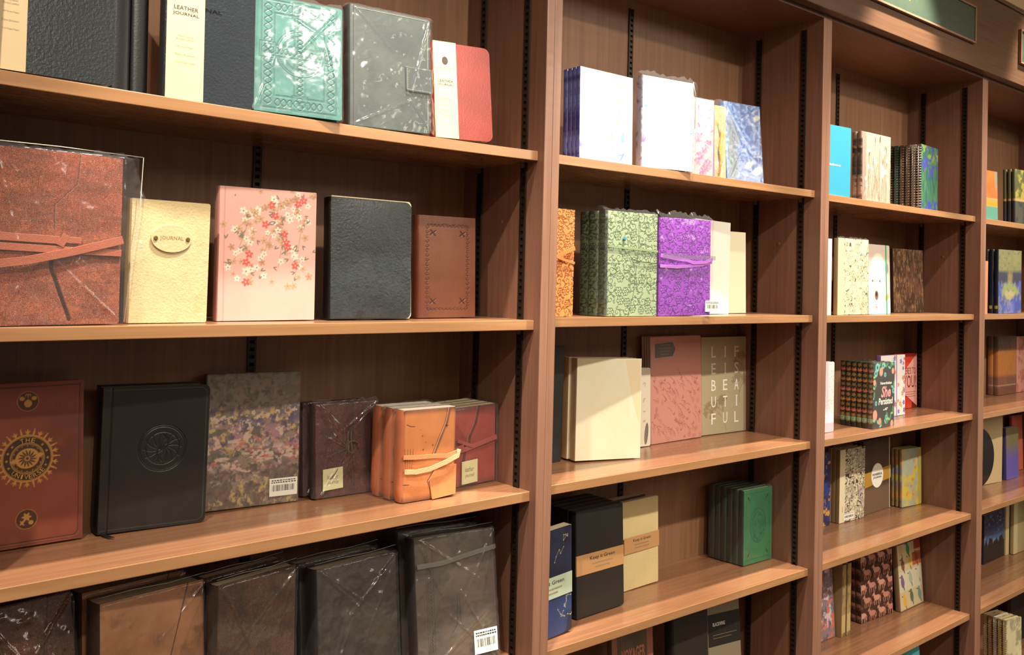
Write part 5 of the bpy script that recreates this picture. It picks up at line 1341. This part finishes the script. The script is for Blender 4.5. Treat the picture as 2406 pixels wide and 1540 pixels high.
a = art_for('dark2', (70, 52, 42)); a.noise(30, 3, (104, 74, 58), amt=.8, lo=.4, hi=.7); a.noise(120, 9, (150, 120, 86), lo=.58, hi=.68, amt=.8, sx=2.5, sz=.5)
r = book('dark2', 'journal', 'dark brown textured journal lying back in the second shelf corner', art=a, spine=(50, 38, 30), m=M_GLOSS, bt=.0025)

w, h, t = dims('spkl')
a = art_for('spkl', (238, 234, 230)); rg = random.Random(4)
for k in range(60): a.blob(rg.uniform(.3, 1) * w, rg.uniform(.12, .9) * h, .0009, .0009, (60, 60, 60))
a.rect(w * .48, w * .62, 0, h, (236, 204, 218)); a.rect(0, w, 0, h * .135, (232, 178, 190))
r = book('spkl', 'notebook', 'white speckled notebook with a pink foot, third shelf left', cat='notebook', art=a, spine=(226, 210, 214), m=M_ART, rr=.005, rl=.0)
w, h, t = dims('she')
a = art_for('she', (50, 48, 42)); rg = random.Random(10); tq = (110, 190, 176); co = (226, 150, 122); gg = (70, 130, 90)
for x, z, q in ((.15, .90, .4), (.3, .95, 1.2), (.55, .93, .5), (.8, .9, 1.2), (.9, .95, .4), (.1, .78, 1.6), (.08, .6, 1.2), (.1, .1, 1.2), (.25, .06, .6), (.6, .05, .5), (.8, .1, 1.2), (.95, .2, 1.6), (.95, .6, 1.3), (.04, .45, 1.4), (.72, .14, 2.2), (.42, .04, 2)):
    a.leaf(w * x, h * z, .020, .009, q, gg); a.leaf(w * x, h * z, .014, .006, q + 1.5, rg.choice((tq, (150, 190, 110))))
for x, z, r_ in ((.18, .93, .011), (.45, .95, .008), (.12, .84, .009), (.55, .81, .006), (.14, .38, .006), (.62, .15, .006), (.96, .55, .007)):
    a.blob(w * x, h * z, r_, r_ * 1.1, tq); a.blob(w * x, h * z, r_ * .4, r_ * .45, (50, 80, 90))
for x, z, r_ in ((.36, .86, .010), (.06, .70, .007), (.10, .20, .012), (.32, .10, .008), (.92, .86, .007), (.9, .04, .008)): a.blob(w * x, h * z, r_, r_ * 1.2, co)
sp = Art(.016, h, .0014, (48, 42, 34))
for k in range(12):
    z = h * (.10 + .078 * k); c = ((176, 124, 70), (150, 120, 66), (186, 110, 84), (130, 106, 56))[k % 4]
    if k % 2: sp.flower(.008, z, .0052, c, None, 5, k)
    else:
        for q in (.6, 1.2, 1.9, 2.5): sp.leaf(.008, z - .004, .010, .003, q, c)
sp.rect(0, .016, h * .085, h * .155, (104, 134, 104)); sp.rect(.004, .012, h * .10, h * .145, (150, 176, 140)); sp.rect(.006, .010, h * .112, h * .133, (104, 134, 104))
r = book('she', 'notebook', 'dark floral notebook lettered Nevertheless She Persisted, front of its stack', cat='notebook', group='Nevertheless She Persisted notebooks', art=a, spine_art=sp, spine=(44, 40, 34), m=M_ART, bt=.002, sround=.002)
text_mesh('Nevertheless', w * .32, w * .86, h * .66, h * .705, -.0006, M_WHITE, r, shear=.1, bold=.02)
text_mesh('She', w * .36, w * .82, h * .46, h * .635, -.0006, mat('coral_script', lin((232, 150, 142)), .6), r, shear=.25, bold=.03)
merge_text([text_mesh('Persisted', w * .25, w * .92, h * .35, h * .455, -.0006, M_WHITE, r, shear=.12, bold=.02), text_mesh('&', w * .46, w * .70, h * .26, h * .30, -.0006, M_WHITE, r, shear=.6)], 'lettering')
stack(r, 'she', 5, 'Nevertheless She Persisted notebook', .0162, 0, ('lettering',), .0008)
wrap(r, 'she', 99, amp=.0006, fin=.001, top=.006, folds=2)
w, h, t = dims('wflor')
a = art_for('wflor', (234, 228, 224)); a.rect(w * .62, w * .66, 0, h, (150, 120, 190)); rg = random.Random(2)
for k in range(26): a.flower(rg.uniform(.35, 1) * w, rg.uniform(.02, .98) * h, rg.uniform(.005, .009), rg.choice(((110, 80, 176), (196, 168, 70), (200, 100, 120), (210, 140, 90), (120, 110, 200))), (230, 200, 90), 5, k)
r = book('wflor', 'notebook', 'white notebook with purple and yellow pansies behind the dark stack', cat='notebook', art=a, spine=(150, 110, 170), m=M_ART)
w, h, t = dims('heres')
a = art_for('heres', (206, 62, 46)); a.noise(30, 3, (222, 84, 58), amt=.7, lo=.5, hi=.55); a.rect(w * .75, w, 0, h * .12, (120, 40, 30))
r = book('heres', 'notebook', "red notebook with a pink HERE'S TO YOU! banner", cat='notebook', art=a, spine=(170, 40, 34), m=M_ART)
o = MB().poly([(w * .38, h * .28), (w * .98, h * .03), (w * .99, h * .99), (w * .38, h * .66)], -.0008, -.0002).build('banner', mat('pink_banner', lin((232, 166, 154)), .55), r)
M_DKR = mat('dark_red_ink', lin((96, 26, 24)), .6)
merge_text([text_mesh("HERE'S TO", w * .38, w * .93, h * .62, h * .745, -.0010, M_DKR, o), text_mesh('YOU!', w * .38, w * .93, h * .37, h * .60, -.0010, M_DKR, o)], 'lettering')
small_lines(MB(), w * .42, w * .92, h * .29, 3, h * .04, .0012, -.0009, 2).build('small_print', M_DKR, o)

w, h, t = dims('fbw')
a = art_for('fbw', (222, 212, 180)); a.worms(44, 6, (70, 62, 56), .16, .25, w * .21); a.worms(80, 16, (90, 80, 74), .08, .4, w * .21); a.noise(16, 4, (150, 136, 150), lo=.6, hi=.75, amt=.5)
a.rect(0, w * .21, 0, h, (228, 220, 178)); a.line([(w * .12, h * .14), (w * .12, h * .22)], .0016, (60, 56, 46))
r = book('fbw', 'notebook', 'black and white scroll patterned notebook with cream spine, front copy', cat='notebook', group='scroll patterned notebooks', art=a, spine=(150, 124, 92), m=M_ART, bt=.0015, sround=.001)
barcode(r, w * .16, w * .60, h * .03, h * .12, -.0004, lines=1)
stack(r, 'fbw', 2, 'scroll patterned notebook', .0142, 0, ('barcode_sticker',), .0006)
BOOKS['navy4'] = ('C4', 2.30, .205, .8611, -1, .09, .212, 0, 0, .014)
a = Art(.09, .212, .0016, (50, 46, 88)); a.noise(60, 3, (196, 150, 70), lo=.55, hi=.6); a.noise(50, 9, (40, 60, 130), lo=.5, hi=.56)
book('navy4', 'notebook', 'navy and gold patterned notebook sliver beside the post', cat='notebook', art=a, spine=(44, 40, 80), m=M_ART)
w, h, t = dims('power')
a = art_for('power', (70, 54, 42)); a.noise(20, 3, (84, 64, 50), amt=.8); a.blend(ss(.38, .3, a.Z / h), (112, 88, 68))
r = book('power', 'notebook', 'dark notebook with gold band and oval POWERFUL JOURNAL label', cat='notebook', art=a, spine=(60, 46, 36), m=M_SATIN)
o = MB().poly([(-.0003, h * .36), (w + .012, h * .42), (w + .012, h * .60), (-.0003, h * .56)], -.0008, -.0003).build('gold_band', mat('gold_band', lin((206, 160, 66)), .35, metal=.3), r)
o2 = MB().ellipse(w * .52, h * .50, w * .235, h * .17, -.0014, -.0009).build('oval_label', M_WHITE, r)
merge_text([text_mesh('POWERFUL', w * .33, w * .71, h * .50, h * .535, -.0017, M_INK, o2, bold=.03), text_mesh('JOURNAL', w * .35, w * .69, h * .455, h * .487, -.0017, M_INK, o2, bold=.03)], 'lettering')
MB().box(w + .0006, w + .004, -.002, .004, .0, h).build('elastic_band', mat('white_elastic', lin((206, 196, 170)), .6), r)
w, h, t = dims('yell')
a = art_for('yell', (176, 168, 116)); a.noise(30, 3, (206, 186, 84), lo=.42, hi=.6); a.noise(36, 9, (160, 176, 164), lo=.5, hi=.6, amt=.8); a.blend(ss(.80, .9, a.X / w) * .6, (214, 200, 74)); rg = random.Random(2)
for k in range(12): a.flower(rg.uniform(.1, .9) * w, rg.uniform(.05, .95) * h, .006, rg.choice(((214, 150, 84), (206, 134, 80))), None, 5, k)
sp = Art(.012, h, .0014, (150, 130, 90))
for z, c in ((.2, (186, 128, 72)), (.38, (130, 120, 120)), (.5, (170, 160, 80)), (.62, (120, 126, 140)), (.8, (184, 134, 80))): sp.blob(.006, h * z, .006, h * .06, c)
sp.rect(.003, .009, h * .09, h * .105, (110, 66, 44))
r = book('yell', 'journal', 'yellow green blossom patterned journal, front of three', group='yellow blossom patterned journals', art=a, spine_art=sp, spine=(150, 130, 90), m=M_ART, rr=.005, sround=.003)
stack(r, 'yell', 2, 'yellow green blossom patterned journal', .0135, -.001, (), .0005)

w, h, t = dims('lilac')
a = art_for('lilac', (140, 122, 128)); a.noise(50, 3, (104, 90, 110), amt=.8); a.noise(80, 6, (206, 190, 196), lo=.54, hi=.62); a.noise(50, 26, (200, 120, 104), lo=.6, hi=.66)
r = book('lilac', 'notebook', 'grey lilac flowered notebook leaning beside the post, fifth shelf', cat='notebook', art=a, spine=(120, 104, 110), m=M_ART)
for i in range(2):
    BOOKS['tan5%d' % i] = ('C5', 2.37 + i * .026, .195 - .004 * i, .55, 60, .02, .205, 0, 0, .10)
    w_, h_ = .02, .205
    a = Art(w_, h_, .0016, (166, 142, 96)); a.noise(60, 3, (130, 108, 72), lo=.5, hi=.6); a.rect(0, w_, h_ * .05, h_ * .3, (196, 176, 122))
    BOOKS['tan5%d' % i] = ('C5', 2.386 + i * .028, .158, .55, 2, .022, .205, 0, 0, .07)
    a = Art(.022, h_, .0016, (166, 142, 96)); a.noise(60, 3, (130, 108, 72), lo=.5, hi=.6); a.rect(0, .022, h_ * .05, h_ * .3, (196, 176, 122))
    book('tan5%d' % i, 'notebook', ['tan notebook standing spine outwards beside the lilac one', 'tan notebook standing spine outwards beside the horse patterned one'][i], cat='notebook', art=a, spine=(150, 126, 84), m=M_ART)
w, h, t = dims('horse')
a = art_for('horse', (62, 40, 34)); rg = random.Random(7)
for k in range(90): a.blob(rg.uniform(0, 1) * w, rg.uniform(0, 1) * h, .0034, .0038, rg.choice(((120, 78, 62), (96, 62, 50))))
def horse(ar, x, z, s_, c):
    ar.blob(x, z, .016 * s_, .0085 * s_, c, .08); ar.blob(x - .012 * s_, z + .004 * s_, .008 * s_, .006 * s_, c); ar.line([(x - .013 * s_, z + .003 * s_), (x - .018 * s_, z + .014 * s_)], .007 * s_, c)
    ar.blob(x - .0215 * s_, z + .013 * s_, .0065 * s_, .0032 * s_, c, .7); ar.line([(x - .016 * s_, z + .017 * s_), (x - .015 * s_, z + .021 * s_)], .002 * s_, c)
    for dx, sl in ((-.013, -.003), (-.009, .004), (.009, -.003), (.013, .003)): ar.line([(x + dx * s_, z - .004 * s_), (x + (dx + sl) * s_, z - .013 * s_), (x + (dx + sl * .6) * s_, z - .021 * s_)], .0028 * s_, c)
    ar.line([(x + .015 * s_, z + .003 * s_), (x + .020 * s_, z - .003 * s_), (x + .020 * s_, z - .014 * s_)], .003 * s_, c)
for j in range(5):
    for i in range(4): horse(a, w * (.05 + .30 * i + (.15 if j % 2 else 0)), h * (.10 + .205 * j), .95, ((206, 150, 128), (190, 130, 112))[(i + j) % 2])
sp = Art(.030, h, .0014, (52, 34, 30))
for j in range(6): horse(sp, .015, h * (.08 + .17 * j), .6, (150, 104, 88))
r = book('horse', 'journal', 'dark journal patterned with pink horses, front of its stack', group='pink horse patterned journals', art=a, spine_art=sp, spine=(52, 34, 30), m=M_ART, sround=.003)
stack(r, 'horse', 2, 'dark journal patterned with pink horses', .0182, 0, (), .0004)
w, h, t = dims('birds')
a = art_for('birds', (206, 190, 150)); a.rect(0, w, h * .28, h * .58, (212, 206, 176)); a.rect(w * .62, w, h * .62, h * .82, (190, 96, 62)); a.rect(w * .72, w, h * .86, h, (180, 70, 56))
for x, z, c in ((.2, .12, (220, 178, 60)), (.5, .16, (96, 116, 90)), (.85, .15, (110, 150, 140)), (.15, .42, (130, 100, 140)), (.5, .44, (170, 186, 160)), (.85, .46, (206, 200, 170)), (.2, .68, (130, 90, 60)), (.5, .70, (216, 176, 80)), (.8, .72, (150, 86, 50)), (.45, .90, (60, 140, 96)), (.15, .92, (206, 180, 110))):
    a.blob(w * x, h * z, .011, .017, c, .2); a.blob(w * x - .004, h * z + .017, .007, .007, c); a.leaf(w * x - .010, h * z + .017, .010, .003, 3.0, (70, 56, 44)); a.leaf(w * x + .004, h * z - .012, .016, .005, -1.2, tuple(int(v * .6) for v in c))
r = book('birds', 'notebook', 'notebook patterned with rows of coloured birds, fifth shelf', cat='notebook', art=a, spine=(140, 112, 84), m=M_ART, sround=.003)
w, h, t = dims('turq')
r = book('turq', 'notebook', 'turquoise notebook top just showing at the bottom edge', cat='notebook', col=(70, 160, 160), spine=(50, 130, 130), m=M_SATIN)

# ================================================================== fourth bookcase
w, h, t = dims('sail')
a = art_for('sail', (196, 96, 46)); Z_ = a.Z / h; a.noise(20, 3, (206, 112, 56), amt=.7); a.blend(ss(.30, .27, Z_), (86, 138, 120)); a.rect(0, w, h * .26, h * .40, (206, 136, 50)); a.rect(0, w, h * .40, h * .44, (170, 140, 90)); a.blend(ss(.80, .95, a.X / w) * ss(.5, .8, Z_), (110, 130, 110))
r = book('sail', 'notebook', 'notebook with an orange over teal painted cover, far top shelf', cat='notebook', art=a, spine=(180, 90, 46), m=M_ART)
w, h, t = dims('dkyel')
a = art_for('dkyel', (80, 84, 50)); a.noise(30, 3, (150, 140, 60), lo=.45, hi=.6); a.blend(ss(.45, .4, a.Z / h) * .85, (44, 50, 62)); a.rect(0, w, h * .42, h * .46, (170, 140, 90))
sp = Art(.012, h, .002, (70, 70, 44)); sp.blend(ss(.45, .4, sp.Z / h), (34, 36, 40)); sp.rect(0, .012, h * .42, h * .46, (150, 120, 80))
r = book('dkyel', 'notebook', 'olive and navy painted notebook at the right edge, front of three', cat='notebook', group='olive and navy painted notebooks', art=a, spine_art=sp, spine=(60, 60, 40), m=M_ART, sround=.003)
stack(r, 'dkyel', 2, 'olive and navy painted notebook', .0145, -.001, (), .0004)
w, h, t = dims('vase')
a = art_for('vase', (70, 84, 160)); Z_ = a.Z / h; X_ = a.X / w
a.blend(ss(.58, .66, Z_), (122, 122, 80)); a.noise(60, 3, (140, 134, 90), lo=.5, hi=.6, amt=.5)
a.blend(ss(.50, .55, Z_ + .1 * vnoise(a.X, a.Z * 0, 90, 3)) * ss(.70, .62, Z_), (62, 60, 76)); a.blend(ss(1.1, .7, np.hypot((X_ - .5) / .38, (Z_ - .36) / .15) + .5 * (vnoise(a.X, a.Z, 70, 8) - .5)), (134, 142, 92)); a.blend(ss(1.1, .6, np.hypot((X_ - .5) / .28, (Z_ - .30) / .08) + .6 * (vnoise(a.X, a.Z, 90, 5) - .5)) * .8, (170, 158, 118)); a.blend(ss(.16, .04, np.abs(X_ - .5)) * ss(.45, .5, Z_) * ss(.72, .6, Z_) * .7, (150, 136, 76)); a.blend(ss(.3, .05, np.abs(X_ - .5)) * ss(.22, .12, Z_) * .5, (130, 132, 180))
a.noise(120, 13, (60, 66, 110), lo=.6, hi=.7, amt=.5)
sp = Art(.014, h, .002, (24, 28, 44)); sp.rect(.003, .011, h * .07, h * .12, (150, 140, 60))
r = book('vase', 'notebook', 'blue and olive notebook with a pale green bouquet shape, far second shelf', cat='notebook', group='blue bouquet notebooks', art=a, spine_art=sp, spine=(24, 28, 44), m=M_ART, sround=.003)
stack(r, 'vase', 2, 'blue bouquet notebook', .0175, 0, (), .0)
BOOKS['pnk2'] = ('D2', 2.95, .03, 1.4823, 0, .07, .17, 0, 0, .012)
book('pnk2', 'notebook', 'salmon notebook sliver against the last post, second shelf', cat='notebook', col=(206, 130, 100), spine=(190, 120, 90), m=M_SATIN)
def gradart(key, spw=None):
    w, h, t = dims(key); A = Art(spw or w, h, .002, (196, 126, 50)); Z_ = A.Z / h
    A.blend(ss(.70, .82, Z_), (86, 78, 66)); A.blend(ss(.36, .28, Z_), (130, 84, 70)); A.noise(60, 3, (170, 110, 50), lo=.5, hi=.7, amt=.4); A.rect(0, w, h * .15, h * .17, (180, 150, 110)); A.blend(ss(.15, .1, Z_), (120, 70, 48)); return A
w, h, t = dims('grad')
r = book('grad', 'notebook', 'orange sunset coloured notebook in film, far third shelf front', cat='notebook', group='orange sunset coloured notebooks', art=gradart('grad'), spine_art=gradart('grad', .018), spine=(150, 96, 50), m=M_ART, sround=.004)
wrap(r, 'grad', 111, amp=.0008, fin=.001, top=.002)
r2 = dup(r, 'orange sunset coloured notebook in film beside the last post', 'grad', .0193, -.004)
w, h, t = dims('pnk3')
a = art_for('pnk3', (214, 156, 140)); a.noise(50, 3, (196, 120, 108), lo=.55, hi=.62)
r = book('pnk3', 'notebook', 'pale pink patterned notebook cut by the right edge, third shelf', cat='notebook', art=a, spine=(200, 140, 126), m=M_ART)
w, h, t = dims('rec')
a = art_for('rec', (206, 182, 138)); r = book('rec', 'record_sleeve', 'cream square sleeve standing with a black vinyl record', cat='record sleeve', art=a, spine=(180, 156, 116), m=M_SATIN, bt=.0006)
dr = empty('vinyl_record', 'black vinyl record with a red label in front of the cream sleeve', 'record')
R_ = .105; v = MB().ellipse(0, R_, R_, R_, -.0012, 0, 72); dd = v.build('disc', mat('vinyl', lin((22, 20, 18)), .28, bump=.3, bscale=40, coat=.3), dr)
MB().ellipse(0, R_, .031, .031, -.0018, -.0012, 36).build('centre_label', mat('red_label', lin((206, 60, 40)), .5), dr)
BOOKS['disc'] = ('D4', 3.258 + .022, .160, .863, -6.9, R_ * 2, R_ * 2, 1, 0, .0012); place(dr, 'disc')
w, h, t = dims('bluep')
a = art_for('bluep', (104, 96, 180)); Z_ = a.Z / h; a.blend(ss(.3, .75, Z_), (124, 120, 84))
r = book('bluep', 'notebook', 'violet to olive shaded notebook in front of a coral one', cat='notebook', art=a, spine=(84, 78, 140), m=M_ART)
w, h, t = dims('coral')
r = book('coral', 'notebook', 'coral notebook behind the violet one, far fourth shelf', cat='notebook', col=(206, 104, 80), spine=(186, 90, 70), m=M_SATIN)
w, h, t = dims('night')
a = art_for('night', (44, 52, 84)); Z_ = a.Z / h; a.blend(ss(.8, .3, Z_) * ss(.35, .55, fbm(a.X, a.Z, 12, 3, 2)), (84, 116, 164)); a.noise(150, 7, (150, 160, 180), lo=.66, hi=.72, amt=.8)
top = .32 + .16 * vnoise(a.X, a.X * 0, 60, 3) + .06 * vnoise(a.X, a.X * 0, 220, 5); a.blend(ss(.02, -.02, Z_ - top), (38, 38, 36))
r = book('night', 'notebook', 'dark blue notebook with a night sky over black trees', cat='notebook', art=a, spine=(40, 46, 70), m=M_ART)
w, h, t = dims('crm5')
a = art_for('crm5', (206, 194, 150)); a.blend(ss(.30, .34, a.X / w), (180, 166, 118))
r = book('crm5', 'notebook', 'cream notebook cut by the right edge, far fifth shelf', cat='notebook', group='cream notebooks on the far fifth shelf', art=a, spine=(170, 152, 108), m=M_SATIN)
BOOKS['crm6'] = ('D5', 3.645, .205, .5496, 0, .03, .20, 0, 0, .02)
book('crm6', 'notebook', 'cream notebook right of the night sky one', cat='notebook', group='cream notebooks on the far fifth shelf', col=(200, 186, 140), spine=(186, 170, 124), m=M_SATIN)
w, h, t = dims('spir')
cols = [(224, 214, 170), (206, 180, 120), (214, 206, 190), (196, 150, 110), (216, 200, 160)]
for i in range(5):
    a = Art(w, h, .004, cols[i]); a.noise(60, i, tuple(int(v * .7) for v in cols[i]), amt=.8)
    spiral('spir', ['pale gold', 'tan', 'off-white', 'terracotta', 'beige'][i] + ' spiral notebook on the far bottom shelf, ' + (['front'] + ORD)[i] + ' of the row', a, 'spiral notebooks on the far bottom shelf', back=.0165 * i, side=-.001 * i, wire=(216, 200, 150), edge=cols[i])
BOOKS['blk6'] = ('D6', 3.60, .16, .24, -2, .17, .25, 1, 0, .014)
book('blk6', 'notebook', 'large black wire-bound notebook in the bottom right corner', cat='notebook', col=(34, 31, 28), spine=(70, 64, 56), m=M_SATIN)
